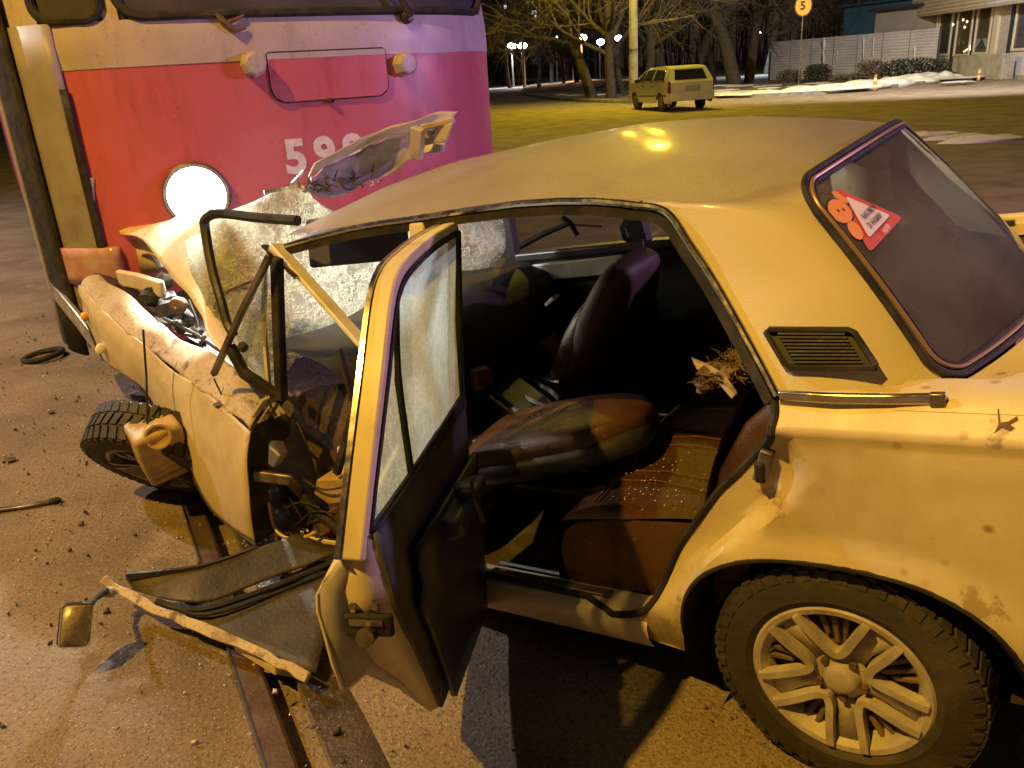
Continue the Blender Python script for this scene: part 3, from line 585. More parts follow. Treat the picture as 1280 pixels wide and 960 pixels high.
# rear door opening, seen from the side
OPEN = [(.60, 1.338), (.46, 1.325), (.375, 1.305), (.323, 1.272), (.268, 1.205), (.214, 1.125), (.12, .99), (.085, .935), (.072, .905), (.073, .87), (.087, .83), (.133, .779), (.180, .728), (.223, .684), (.285, .60), (.344, .518), (.40, .41), (.44, .345), (.49, .305), (.56, .285)]
OPENS = [(p.x, p.z) for p in smooth([(x, 0, z) for x, z in OPEN], 3)]
def odist(x, z): return min(math.hypot(x - a, z - b) for a, b in OPENS)
JW = [(.30, .0), (.36, .03), (.44, .055), (.55, .07), (.64, .098), (.70, .10), (.76, .08), (.82, .04), (.86, .01), (.90, 0)]
def quarter(x, z):
    y = ys(z); w_ = interp(z, JW)
    if w_ > .004:
        t = odist(x, z) / w_
        if x < .6: y -= .040 * (1 - ssm(.80, 1.05, t)) * ssm(.01, .06, w_)
    ax = (.36 + .05); f = 1 - (abs(x) / ax) ** 2.5
    za = .25 + (.315 + .05) * max(0, f) ** .4
    dz = z - za
    if abs(x) < .5 and z < .75: # raised lip round the arch
        dd = math.hypot(x / .36, (z - .25) / .315)
        q = ((abs(x) / .36) ** 2.5 + max(0, (z - .25) / .315) ** 2.5) ** .4 if z > .25 else abs(x) / .36
        y += .016 * ssm(1.17, 1.02, q)
    y += .008 * ssm(.840, .866, z) * ssm(.885, .868, z)                     # shoulder crease
    return (x, y + .0025 * nz((x * 2, z * 2, 1)), z)
ztop = .915
ql = [p for p in OPENS if p[1] <= ztop]
outline = [(.07, ztop)] + ql + [(.56, .215)] + [(.37, .205)] + arch(28, 0, .205)[1:-1] + [(-.37, .205), (-.96, .27), (-.99, .5), (-.985, .86), (-.97, ztop)]
body = patch(outline, [], .024, quarter, [[(.085, z_), (-.9, z_)] for z_ in (.840, .853, .866, .875, .885)]).build('body', M['paint'], car, ang=50, label='beige rear quarter panel with a raised lip over the wheel')
# far side of the shell: panels, pillars and roof rail, plain
m = MB()
m.grid([[(x, -ys(z) - .0, z) for x in (1.66, 1.3, 1.0, .7, .4, .36)] for z in (.22, .45, .65, .86, .945)])
m.grid([[(x, -ys(z), z) for x in (.36, .33, .2, 0, -.2, -.33, -.36)] for z in (.565, .65, .86, .945)])
m.grid([[(x, -ys(z), z) for x in (-.36, -.6, -.97)] for z in (.22, .45, .65, .86, .925)])
m.build('far_side_panel', M['paint'], car, ang=40, solid=.02, off=1)
m = MB()
for x0, x1, wd in ((1.72, 1.60, .05), (1.07, 1.055, .075), (-.05, .24, .05)):
    m.bar([(x0, -ys(.94) + .01, .94), ((x0 + x1) / 2, -.64, 1.14), (x1, -.565, 1.335 if x1 > .3 else 1.25)], V((1, 0, 0)), wd, .05)
m.bar([(1.62, -.575, 1.335), (1.05, -.58, 1.34), (.6, -.58, 1.34), (.34, -.575, 1.28)], V((0, 1, 0)), .05, .05)
m.build('far_pillars', M['interior'], car)
fw = MB(); fw.grid([[(x, -ys(z) + .02, z) for x in (.30, .12)] for z in (.94, 1.05, 1.28)]); fw.build('far_c_panel', M['paint'], car, solid=.02)
fd = MB(); fd.bar([(1.68, -.70, .955), (1.1, -.705, .962), (.35, -.705, .95)], V((0, 0, 1)), .04, .07); fd.build('far_window_sill', M['vinyl'], car, bevel=.01)
fd = MB(); fd.bar([(1.62, -.66, .885), (1.2, -.668, .895), (1.14, -.665, .90)], V((0, 0, 1)), .075, .02); fd.build('far_door_trim', M['greypaint'], car, bevel=.006)
m = MB(); m.box((.72, -.70, .60), (1.86, .03, .68)); m.build('far_door_card', M['vinyl'], car)

# roof and left C-pillar as one skin
def zg(x): return interp(x, [(-.05, 1.262), (.1, 1.285), (.25, 1.296), (.4, 1.310), (.5, 1.330), (.711, 1.346), (1.05, 1.343), (1.65, 1.335)])
def zc(x): return interp(x, [(0, 1.318), (.09, 1.345), (.2, 1.378), (.4, 1.418), (.7, 1.445), (1.0, 1.452), (1.3, 1.440), (1.5, 1.415), (1.66, 1.375)])
def yg(x): return interp(x, [(0, .548), (.2, .575), (.4, .592), (1.0, .592), (1.62, .578)])
def roofpt(u, v):
    av = abs(v); x0 = .070 - .044 * max(0, 1 - (av / .86) ** 2) + (.40 - .070) * ssm(.80, 1.0, av); x = x0 + (1.63 - .05 * (1 - av ** 2) * 0 - x0) * u
    if v < 0: x = x
    y = v * yg(x); z = zg(x) + (zc(x) - zg(x)) * (1 - av ** 2.3)
    z += .006 * nz((x * 2.2, y * 2.2, 4)) * ssm(0, .3, u)
    z -= .004 * ssm(1.38, 1.63, x) * ssm(.2, .9, v)                        # the front left corner is pressed down
    return V((x, y, z))
NU, NV = 34, 36
vv = [math.copysign(1 - (1 - abs(t)) ** 1.35, t) for t in [-1 + 2 * j / NV for j in range(NV + 1)]]
m = MB(); m.grid([[roofpt(i / NU, v) for v in vv] for i in range(NU + 1)])
TN_, LN_ = V((.078, .535, 1.300)), V((-.195, .632, .905))                  # near edge of the rear window
wn = [TN_, LN_]; TF_, LF_ = V((TN_.x, -TN_.y, TN_.z)), V((LN_.x, -LN_.y, LN_.z))
def win(u, v, o=0.0):
    """u 0 left .. 1 right, v 0 top .. 1 bottom, bulging aft"""
    p = TN_.lerp(TF_, u).lerp(LN_.lerp(LF_, u), v); k = 4 * u * (1 - u)
    return p + V((-(.050 + .085 * v) * k - .012 * 4 * v * (1 - v), 0, .030 * k * (1 - v))) + V((-.82, 0, .57)) * o
A_ = smooth([(.40, .592, 1.310), (.323, .594, 1.288), (.268, .612, 1.212), (.214, .634, 1.132), (.12, .700, .995), (.073, .737, .924)], 5)
def ap(t):
    k = t * (len(A_) - 1); i = min(int(k), len(A_) - 2); return A_[i].lerp(A_[i + 1], k - i)
rb = [roofpt(0, v) for v in vv if v >= .80]                                # rear edge of the roof, from window corner to gutter
def cpil(t, s):
    """t down the pillar, s from door edge to window edge"""
    a = ap(t); b = win(.016, t * .985, -.003)
    bul = .030 * (4 * s * (1 - s)) * (1 - .3 * t)
    p = a.lerp(b, s) + V((-.45, .85, .25)).normalized() * bul * ssm(-.02, .15, t)
    if t == 0:
        k = s * (len(rb) - 1); i = min(int(k), len(rb) - 2); return rb[::-1][i].lerp(rb[::-1][i + 1], k - i)
    return p
top = [cpil(0, s / 10) for s in range(11)]
rows = [top] + [[cpil(t / 22, s / 10) for s in range(11)] for t in range(1, 23)]
m.grid(rows)
rows2 = [[V((p.x, -p.y, p.z)) for p in r_] for r_ in rows]; m.grid(rows2)
roof = m.build('roof', M['frost'], car, ang=60, weld=.012)
# tail: shoulder, deck, rear panel
m = MB()
dk = [-.19, -.30, -.45, -.7, -.97]
def deckrow(x):
    k = ssm(-.19, -.40, x)
    yb = .632 + .03 * k
    return [(x, .752, .905), (x, .741, .918), (x, .722, .926), (x, yb + .02, .925 - .004 * k), (x, yb - .03, .912 + .01 * k)]
m.grid([deckrow(x) for x in (.073, 0, -.08, -.14, -.19, -.25, -.32, -.45, -.7, -.97)][3:])
m.build('tail_shoulder', M['paint'], car, ang=50)
m = MB(); m.grid([[(x, -y, z) for x_, y, z in deckrow(x)] for x in dk]); m.build('tail_shoulder', M['paint'], car, ang=50)
m = MB(); m.grid([[(-.982 - .006 * (z > .4), y, z) for y in (-.775, -.4, 0, .4, .775)] for z in (.24, .5, .86, .925)]); m.build('rear_panel', M['paint'], car)
m = MB(); m.tube([(-.99, -.78, .42), (-1.04, -.7, .42), (-1.05, 0, .42), (-1.04, .7, .42), (-.99, .78, .42)], .05, 8); m.build('rear_bumper', M['chrome'], car)
# C-pillar bottom strip (chrome) and shoulder under it
m = MB(); foot = [cpil(1, k / 10) for k in range(11)]
m.grid([[p + V((0, .002, .002)) for p in foot]] + [[V((p.x, min(max(p.y, .70) + q[0], .7515), .905 + q[1])) for p in foot] for q in ((.030, .008), (.046, .000), (.050, -.012))]); m.build('c_pillar_foot', M['paint'], car)
tp = [(0.072,0.748,0.927),(-0.029,0.752,0.926),(-0.126,0.745,0.925),(-0.207,0.735,0.925)]
tb_ = MB(); tb_.bar([V(p) + V((0, .004, 0)) for p in tp], V((0, 0, 1)), .020, .014); tb_.build('belt_trim', M['chrome'], car, bevel=.004)
m = MB(); e_ = V(tp[-1]); m.bar([e_ + V((.012, .008, 0)), e_ + V((-.014, .006, 0))], V((0, 0, 1)), .026, .016); m.build('trim_clip', M['dullmetal'], car, bevel=.003)

# rear window
def winloop(ins, rad, o, n=9):
    q = []; W_, H_ = 1.13, .50
    x0, x1, y0, y1 = ins, W_ - ins, ins, H_ - ins
    for (cx, cy, a) in ((x0 + rad, y0 + rad, 180), (x1 - rad, y0 + rad, 270), (x1 - rad, y1 - rad, 0), (x0 + rad, y1 - rad, 90)):
        for k in range(n): t = math.radians(a + 90 * k / (n - 1)); q.append((cx + rad * math.cos(t), cy + rad * math.sin(t)))
    out = []
    for i in range(len(q)):
        a, b = V(q[i]), V(q[(i + 1) % len(q)]); k = max(1, int((b - a).length / .05)); out += [a + (b - a) * t / k for t in range(k)]
    return [(p.x / W_, p.y / H_) for p in out]
gp = winloop(.012, .065, 0)
rw = patch(gp, [], .06, lambda u, v: win(u, v, .004)).build('rear_window', M['rearglass'], car, ang=0)
for ins, rad, r_, o, mt, nm in ((.000, .075, .0075, .004, 'rubber', 'window_seal'), (.0125, .065, .0045, .008, 'trim', 'seal_trim'), (.021, .056, .0055, .006, 'rubber', 'inner_seal')):
    m = MB(); m.tube([win(u, v, o) for u, v in winloop(ins, rad, o)], r_, 8, True); m.build(nm, M[mt], rw)
# sticker on the glass
def stk(px): return px
sq = [(0.035,0.44,1.288), (-0.06,0.36,1.192), (-0.001,0.42,1.148)]
def ray_win(du, dv, o): return win(du, dv, o)
SU, SV = V((.105, .155)), None
def stickpt(x, y, o=.006):
    """local sticker frame in metres: x to the right along the glass, y down the glass"""
    return win(.052 + x * 1.16 / 1.10, .125 + y * 1.16 / .50, o)
def sprint(poly, o, name, mt, par):
    m = MB(); m.v = [tuple(stickpt(x, y, o)) for x, y in poly]; m.f = [tuple(range(len(poly)))]; return m.build(name, mt, par, ang=0)
def rtri(a, b, c_, r):
    P = [V(a), V(b), V(c_)]; out = []
    for i in range(3):
        p, q, s_ = P[i - 1], P[i], P[(i + 1) % 3]; d0 = (p - q).normalized(); d1 = (s_ - q).normalized()
        for t in (0, .25, .5, .75, 1): out.append((q + d0 * r * (1 - t)).lerp(q + d1 * r * t, t) if 0 < t < 1 else (q + d0 * r if t == 0 else q + d1 * r))
    return [(p.x, p.y) for p in out]
st = sprint(rtri((0.042, -.012), (.150, .098), (-.010, .118), .014), .006, 'baby_sticker', M['stred'], rw)
sprint(rtri((.047, .012), (.118, .083), (.014, .096), .008), .0075, 'sticker_field', M['white'], st)
def stext(t, x0, y0, size, mt, name, ang):
    ca, sa = math.cos(ang), math.sin(ang)
    text_mesh(t, name, size, mt, st, lambda x, y: stickpt(x0 + x * ca + y * sa, y0 + x * sa - y * ca, .009), bold=.015)
stext('МАЛЮК', .0395, .0660, .0150, M['black'], 'sticker_text', -.10)
stext('З НАМИ', .0345, .0840, .0150, M['black'], 'sticker_text', -.10)
stext('НИР', .058, .1065, .0145, M['white'], 'sticker_text', -.13)
oval = lambda cx, cy, rx, ry, n=14, a=0: [(cx + rx * math.cos(2 * PI * k / n) * math.cos(a) - ry * math.sin(2 * PI * k / n) * math.sin(a), cy + rx * math.cos(2 * PI * k / n) * math.sin(a) + ry * math.sin(2 * PI * k / n) * math.cos(a)) for k in range(n)]
sprint(oval(.000, .030, .033, .028), .0072, 'baby_outline', M['black'], st); sprint(oval(.000, .030, .030, .025), .0082, 'baby_head', M['orange'], st)
sprint(oval(-.002, .072, .016, .020, 12, .4), .0074, 'baby_body', M['orange'], st); sprint(oval(.030, .010, .009, .018, 12, -.5), .0085, 'baby_hand', M['orange'], st)
for x_, y_ in ((-.004, .028), (.010, .031)): sprint(oval(x_, y_, .0025, .0035, 8), .0090, 'baby_eye', M['black'], st)
m = MB(); m.grid([[(lambda p: (p.x + (-.965 - p.x) * t, p.y + (math.copysign(.665, p.y) * min(1, abs(p.y) / .58) - p.y) * t, p.z + .006 + (.93 - p.z) * ssm(0, .35, t) - .02 * ssm(.8, 1, t)))(win(u, 1.035, .0)) for u in [i / 14 for i in range(15)]] for t in (0, .04, .10, .2, .35, .6, .85, 1)]); m.build('boot_lid', M['paint'], car)
# vent grille on the C-pillar
gq = [V(p) for p in ((0.115,0.672,1.034), (-0.048,0.638,1.019), (-0.095,0.672,0.952), (0.067,0.702,0.961))]
nrm = (gq[1] - gq[0]).cross(gq[3] - gq[0]).normalized(); nrm = nrm if nrm.y > 0 else -nrm
def gpt(u, v, o=0): return gq[0].lerp(gq[1], u).lerp(gq[3].lerp(gq[2], u), v) + nrm * (o + .014)
m = MB(); m.prism([gpt(0, .0, -.02), gpt(1, .0, -.02), gpt(1, 1, -.02), gpt(0, 1, -.02)], nrm * .022); vg = m.build('vent_grille', M['black'], car)
m = MB(); m.tube([gpt(u, v, .010) for u, v in ((.06, .02), (.94, .02), (.985, .09), (1, .92), (.95, .985), (.05, .985), (.005, .90), (0, .09))], .0065, 6, True); m.build('grille_frame', M['dark'], vg)
for k in range(9):
    v = .14 + .72 * k / 8; m = MB(); m.bar([gpt(.13, v, .012), gpt(.87, v, .012)], nrm, .010, .0038); m.build('slat', M['dark'], vg)
# chrome gutter over the doors, running down the C-pillar to the belt
gut = [(1.615, .590, 1.306), (1.3, .598, 1.334), (1.045, .602, 1.339), (.711, .604, 1.343), (.50, .604, 1.327)] + [tuple(p + V((.004, .012, -.002))) for p in A_[1:]]
m = MB(); m.tube(smooth(gut, 2), .0085, 8); m.build('gutter_trim', M['chrome'], car)
m = MB(); m.bar(smooth([(p[0] + .012, p[1] - .022, p[2] - .020) for p in gut], 2), V((0, 1, 0)), .05, .022); m.build('roof_rail', M['rubber'], car)
# door opening: jamb lip and rubber seal
lip = [(x, quarter(x, z)[1], z) for x, z in OPENS if z < .93]
m = MB(); m.grid([[V((x, y, z)) + V((d, -e, 0)) for x, y, z in lip] for d, e in ((0, 0), (.004, .012), (.010, .05), (.004, .09))]); m.build('door_jamb', M['jamb'], car)
ups = [(p.x + .016, p.y - .012, p.z - .004) for p in A_]
seal = [(.60, .58, 1.318)] + ups[:-1] + [(x + .010, y - .004, z) for x, y, z in lip] + [(.66, .700, .306), (.85, .698, .306), (1.0, .698, .306)]
m = MB(); m.tube(seal, .0095, 8); m.build('door_seal', M['rubber'], car)
m = MB(); m.grid([[p + V((.012 * k, -.028 * k, 0)) for p in A_] for k in (0, 1, 2, 3)]); m.build('pillar_lining', M['interior'], car)
st_ = (0.117,0.752,0.769); m = MB(); m.bar([V(st_) + V((-.012, .0, .035)), V(st_), V(st_) + V((.012, .004, -.035))], V((1, 0, 0)), .028, .02); sk = m.build('striker_plate', M['dullmetal'], car, bevel=.004)
m = MB(); m.box(V(st_) + V((.006, .008, -.012)), (.02, .02, .045)); m.build('striker', M['rubber'], sk, bevel=.004)
# rust and the scraped patch near the tail
for pts, mt, nm in (([(-0.3,0.792,0.913),(-0.302,0.792,0.913),(-0.305,0.792,0.894),(-0.317,0.792,0.896),(-0.329,0.792,0.904),(-0.331,0.792,0.9),(-0.318,0.792,0.892),(-0.326,0.792,0.888),(-0.32,0.792,0.883),(-0.308,0.792,0.888),(-0.297,0.792,0.879),(-0.303,0.792,0.891)], 'rust', 'paint_scar'),):
    m = MB(); m.prism([(p[0], quarter(p[0], p[2])[1] + .0015, p[2]) for p in pts], (0, .0012, 0)); m.build(nm, M[mt], body)
# B-pillar, sill, floor
m = MB(); m.bar([(1.055, .70, .93), (1.05, .64, 1.13), (1.045, .585, 1.325)], V((1, 0, 0)), .055, .045); m.bar([(1.04, .715, .24), (1.055, .722, .6), (1.055, .70, .93)], V((1, 0, 0)), .085, .06); m.build('b_pillar', M['jamb'], car, bevel=.008)
sl = MB(); sl.grid([[(x, y, z) for x in (1.66, 1.3, 1.0, .7, .58, .47)] for y, z in ((.60, .245), (.64, .30), (.655, .302), (.71, .297), (.728, .290), (.738, .270), (.735, .235), (.715, .20))]); sill = sl.build('sill', M['jamb'], car, ang=50)
m = MB(); m.bar([(1.0, .672, .304), (.60, .672, .305)], V((0, 1, 0)), .030, .008); m.build('sill_strip', M['dullmetal'], sill, bevel=.002)
m = MB(); m.bar([(1.0, .618, .288), (.52, .618, .288)], V((0, .6, .8)), .05, .008); m.build('sill_carpet', M['vinyl'], sill)
m = MB(); m.grid([[(x, y, .205 + .012 * nz((x * 5, y * 5, 0))) for y in [-.72 + 1.36 * j / 10 for j in range(11)]] for x in [-.95 + 2.65 * i / 18 for i in range(19)]]); m.build('floor', M['dirtfloor'], car)
m = MB(); m.bar([(1.7, 0, .24), (.5, 0, .24)], V((0, 1, 0)), .26, .14); m.build('tunnel', M['vinyl'], car, bevel=.04)
m = MB(); m.box((-.05, 0, .62), (.03, 1.30, .60)); m.build('seat_bulkhead', M['interior'], car)
m = MB(); m.grid([[(x, y, .905) for y in (-.62, 0, .62)] for x in (.06, -.2)]); m.build('parcel_shelf', M['vinyl'], car, solid=.02)
m = MB(); m.grid([[roofpt(i / 12, v) * 1.0 + V((0, 0, -.028)) for v in [-.94 + 1.88 * j / 12 for j in range(13)]] for i in range(13)]); m.build('headlining', M['interior'], car)
# wheel housing
m = MB(); m.grid([[(x * .985, y, z * 1.0 - .004) for x, z in arch(20, 0.0, .21)] for y in (.772, .60, .54)]); m.prism([(x, .545, z) for x, z in arch(20, 0, .21)], (0, -.01, 0)); m.build('wheel_housing', M['rubber'], car)
m = MB(); m.tube([(x, quarter(x, z)[1] - .002, z) for x, z in arch(40, .002, .21)[1:-1]], .006, 6); m.build('arch_edge', M['rubber'], car)
# ---------------------------------------------------------------- wheels
def make_wheel(name, parent, mtx, kind, spare=False):
    ty = MB(); R_, W2 = .287, .080
    ty.lathe([(.176, -.07), (.182, -.078), (.21, -.088), (.25, -.087), (.272, -.078), (.279, -W2 + .01), (.279, W2 - .01), (.273, .078), (.250, .088), (.215, .090), (.205, .0925), (.195, .088), (.184, .080), (.176, .068)], 64)
    wo = ty.build(name, M['tyre'], parent, ang=30); wo.matrix_local = mtx
    tr = MB()                                                              # tread blocks
    for k in range(44):
        a = 2 * PI * k / 44
        for (h0, h1, sk_) in ((-.078, -.030, .05), (-.022, .022, -.04), (.030, .078, .05)):
            q = []
            for (h, da) in ((h0, -.048), (h1, -.048 + sk_), (h1, .048 + sk_), (h0, .048)):
                q.append((h, a + da))
            vs = [V((rr * math.cos(t), h, rr * math.sin(t))) for rr in (.276, .2875 - .0) for h, t in q]
            vs = [v if abs(v.y) < .05 or i < 4 else V((v.x * .985, v.y, v.z * .985)) for i, v in enumerate(vs)]
            tr.add(vs, [(4, 5, 6, 7), (0, 1, 5, 4), (1, 2, 6, 5), (2, 3, 7, 6), (3, 0, 4, 7)])
        q = [V((r_ * math.cos(a + d), .079 + (.276 - r_) * .34, r_ * math.sin(a + d))) for r_, d in ((.276, -.045), (.276, .045), (.255, .055), (.255, -.02))]
        tr.add(q + [p + V((0, .0032, 0)) for p in q], [(4, 5, 6, 7), (0, 1, 5, 4), (1, 2, 6, 5), (2, 3, 7, 6), (3, 0, 4, 7)])
    tag(tr.build('tread', M['tyre'], wo, ang=20), kind='stuff')
    mt = M['alloy'] if kind == 'cover' else M['spoke']
    rm = MB(); rm.lathe([(.150, .050), (.166, .078), (.172, .086), (.184, .088), (.190, .083), (.189, .070)], 64); rm.build('rim', mt, wo, ang=40)
    bk = MB(); bk.lathe([(.0001, .052), (.05, .052), (.10, .044), (.15, .040), (.172, .06)], 48); bk.build('wheel_disc', M['alloydark'] if kind == 'cover' else M['rubber'], wo)
    for k in range(5):
        a0 = 2 * PI * k / 5 + (.62 if kind == 'cover' else .2); path = []
        half = .42 if kind == 'cover' else .16; r0 = .068 if kind == 'cover' else .05
        for (r_, da) in ((.176, -half), (.150, -half * .93), (.115, -half * .80), (.085, -half * .62), (r0, -half * .30), (r0 - .004, 0), (r0, half * .30), (.085, half * .62), (.115, half * .80), (.150, half * .93), (.176, half)):
            hh = .066 + .016 * ssm(.05, .16, r_); path.append((r_ * math.cos(a0 + da), hh, r_ * math.sin(a0 + da)))
        sp = MB(); sp.bar(smooth(path, 2), [V((0, 1, 0)).cross(V(1 * (b - a))).normalized() for a, b in zip([smooth(path, 2)[max(0, i - 1)] for i in range(21)], [smooth(path, 2)[min(20, i + 1)] for i in range(21)])], .017, .026); sp.build('spoke', mt, wo, bevel=.004)
        if kind == 'cover':                                                # recessed ribs in each pocket and the wide land between pockets
            a1 = a0 + PI / 5; sp = MB()
            for q_ in (-1, 0, 1):
                aa = a0 + q_ * .17; sp.bar([((.085 + .02 * abs(q_)) * math.cos(aa), .052, (.085 + .02 * abs(q_)) * math.sin(aa)), (.165 * math.cos(aa), .058, .165 * math.sin(aa))], V((-math.sin(aa), 0, math.cos(aa))), .012, .014)
            sp.build('pocket_rib', M['alloydark'], wo, bevel=.003)
            sp = MB(); sp.add([(r_ * math.cos(a1 + d), .060 + .012 * ssm(.05, .16, r_), r_ * math.sin(a1 + d)) for r_, d in ((.062, -.30), (.062, .30), (.10, .16), (.172, .20), (.172, -.20), (.10, -.16))], [(0, 1, 2, 5), (5, 2, 3, 4)]); sp.build('spoke_land', mt, wo, solid=.01)
        b_ = MB(); a1 = a0 + PI / 5; p = V((.050 * math.cos(a1), .066, .050 * math.sin(a1))); b_.tube([p, p + V((0, .012, 0))], .0085, 6); b_.build('wheel_bolt', M['rust'], wo)
    hb = MB(); hb.lathe([(.0001, .088), (.02, .088), (.030, .085), (.036, .078), (.042, .066), (.06, .058)], 32); hb.build('hub_cap', mt, wo)
    return wo
make_wheel('rear_wheel', car, Matrix.Translation((0, .676, .263)) @ Matrix.Rotation(.35, 4, 'Y'), 'cover')
fr = make_wheel('far_rear_wheel', car, Matrix.Translation((0, -.676, .263)) @ Matrix.Rotation(PI, 4, 'Z'), 'cover')
# ---------------------------------------------------------------- seats
def cushion(rows, name, mt, parent, sub=2, **kw):
    m = MB(); m.grid(rows); return m.build(name, mt, parent, ang=0, sub=sub, **kw)
m = MB(); m.grid([[(x + .02 * (1 - (y / .62) ** 2), y, z) for y in (-.62, -.58, -.3, 0, .3, .58 - .10 * ssm(.47, .36, x), .645 - .12 * ssm(.47, .36, x))] for x, z in ((.78, .24), (.785, .42), (.765, .475), (.72, .505), (.55, .520), (.40, .505), (.29, .475), (.25, .44))]); rs = m.build('rear_seat', M['brown'], car, ang=0, sub=2)
m = MB(); m.grid([[(.76, .645, .24), (.5, .645, .24), (.27, .525, .24)], [(.76, .65, .42), (.5, .655, .48), (.27, .53, .44)], [(.72, .635, .50), (.5, .635, .52), (.29, .515, .475)]]); m.build('cushion_side', M['brown'], rs, sub=1)
m = MB(); m.grid([[(x + .03 * (y / .62) ** 2, y, z) for y in (-.62, -.56, -.3, 0, .3, .60, .665)] for x, z in ((.25, .42), (.285, .50), (.28, .58), (.235, .72), (.17, .86), (.11, .925), (.05, .93), (.0, .90))]); m.build('rear_backrest', M['brown'], rs, ang=0, sub=2)
def backx(z): return interp(z, [(.50, .285), (.58, .28), (.72, .235), (.86, .17), (.925, .11)])
m = MB(); m.grid([[V((backx(z) - .075 + r_ * .095 * math.cos(a), .655 + .03 * math.sin(a) * (r_ > 0), z)) for a in [PI * 2 * k / 12 for k in range(13)]] for z, r_ in ((.42, 1.0), (.55, 1.05), (.70, .95), (.82, .75), (.90, .4), (.91, 0))]); m.build('seat_bolster', M['brown'], rs, ang=0)
sm = MB()
def seatz(x): return interp(x, [(.29, .475), (.40, .505), (.55, .520), (.72, .505), (.765, .475)])
for y_ in (.12, .18, .36, .42, -.1, -.3): sm.tube([(x, y_, seatz(x) + .0015) for x in (.30, .38, .46, .55, .64, .70)], .0016, 4)
for x_ in (.68, .665): sm.tube([(x_ + .02 * (1 - (y / .62) ** 2), y, seatz(x_) + .001) for y in (-.55, -.2, .1, .3, .55)], .0016, 4)
for y_ in (.10, .16, .34, .40): sm.tube([(backx(z) + .006 + .03 * (y_ / .62) ** 2, y_, z) for z in (.53, .60, .68, .76)], .0016, 4)
for z_ in (.77, .785): sm.tube([(backx(z_) + .006 + .03 * (y / .62) ** 2, y, z_) for y in (-.5, -.2, .1, .35, .60)], .0016, 4)
sm.build('stitching', M['stitch'], rs)
# front right seat, tipped back
def slab(o, x, y, z, prof, name, mt, parent):
    """rounded slab: o origin, x width dir, y length dir, z thickness dir; prof rows (length, halfwidth, thick)"""
    m = MB(); x, y, z = V(x).normalized(), V(y).normalized(), V(z).normalized(); n = 20; rows = []
    for (l, hw, th) in prof:
        row = []
        for k in range(n):
            a = 2 * PI * k / n; ca, sa = math.cos(a), math.sin(a)
            px = math.copysign(abs(ca) ** .55, ca) * hw; pz = math.copysign(abs(sa) ** .7, sa) * th
            row.append(V(o) + y * l + x * px + z * pz)
        rows.append(row)
    for row in rows: row.append(row[0])
    m.grid(rows); m.add(rows[0][:-1], [tuple(range(n))]); m.add(rows[-1][:-1], [tuple(range(n))])
    return m.build(name, mt, parent, ang=0, sub=1)
b0, b1 = V((1.245, -.36, .42)), V((.925, -.36, .985))
d_ = (b1 - b0).normalized(); fwd = V((d_.z, 0, -d_.x))
rt = empty('front_right_seat', (0, 0, 0)); rt.parent = car
L_ = (b1 - b0).length
slab(b0, (0, 1, 0), d_, fwd, [(-.02, .20, .05), (.03, .25, .075), (.2, .265, .085), (.38, .26, .08), (.52, .235, .07), (L_ - .05, .20, .06), (L_ - .02, .165, .05), (L_ + .01, .13, .035)], 'backrest', M['seatback'], rt)
slab(b0 + fwd * .035, (0, 1, 0), d_, fwd, [(-.01, .20, .05), (.03, .262, .065), (.2, .272, .075), (.36, .262, .07), (.46, .22, .055), (.50, .19, .03)], 'seat_front', M['brown'], rt)
slab((1.72, -.36, .36), (0, 1, 0), (-1, 0, .06), (0, 0, 1), [(0, .22, .05), (.03, .25, .08), (.3, .26, .085), (.48, .25, .08), (.52, .22, .05)], 'cushion', M['brown'], rt)
# front left seat, its backrest thrown flat towards the rear
lf = empty('front_left_seat', (0, 0, 0)); lf.parent = car
o0 = V((1.16, .36, .565)); e0 = V((.66, .215, .625)); d2 = (e0 - o0).normalized(); x2 = V((-d2.y, d2.x, 0)).normalized()
L2 = (e0 - o0).length; tilt = (x2 * .1 + V((0, 0, 1))); z2 = (tilt - d2 * tilt.dot(d2)).normalized(); x2 = d2.cross(z2)
slab(o0, x2, d2, z2, [(-.03, .20, .04), (.02, .235, .06), (.15, .245, .065), (.30, .24, .065), (.40, .21, .062), (.47, .16, .055), (L2, .10, .04), (L2 + .015, .07, .02)], 'backrest', M['brown'], lf)
slab(o0 - z2 * .035, x2, d2, z2, [(-.02, .22, .04), (.02, .255, .05), (.15, .262, .055), (.31, .255, .055), (.42, .225, .05), (.50, .165, .045), (L2 + .02, .11, .03)], 'back_shell', M['vinyl'], lf)
slab((1.72, .36, .38), (0, 1, 0), (-1, 0, .04), (0, 0, 1), [(0, .20, .05), (.03, .24, .08), (.3, .25, .085), (.50, .24, .08), (.55, .2, .05)], 'cushion', M['vinyl'], lf)
m = MB(); m.tube([(1.037,0.56,0.542), (0.947,0.55,0.578), (0.811,0.5,0.577), (0.744,0.46,0.553)], .004, 5); m.build('piping', M['stitch'], lf)
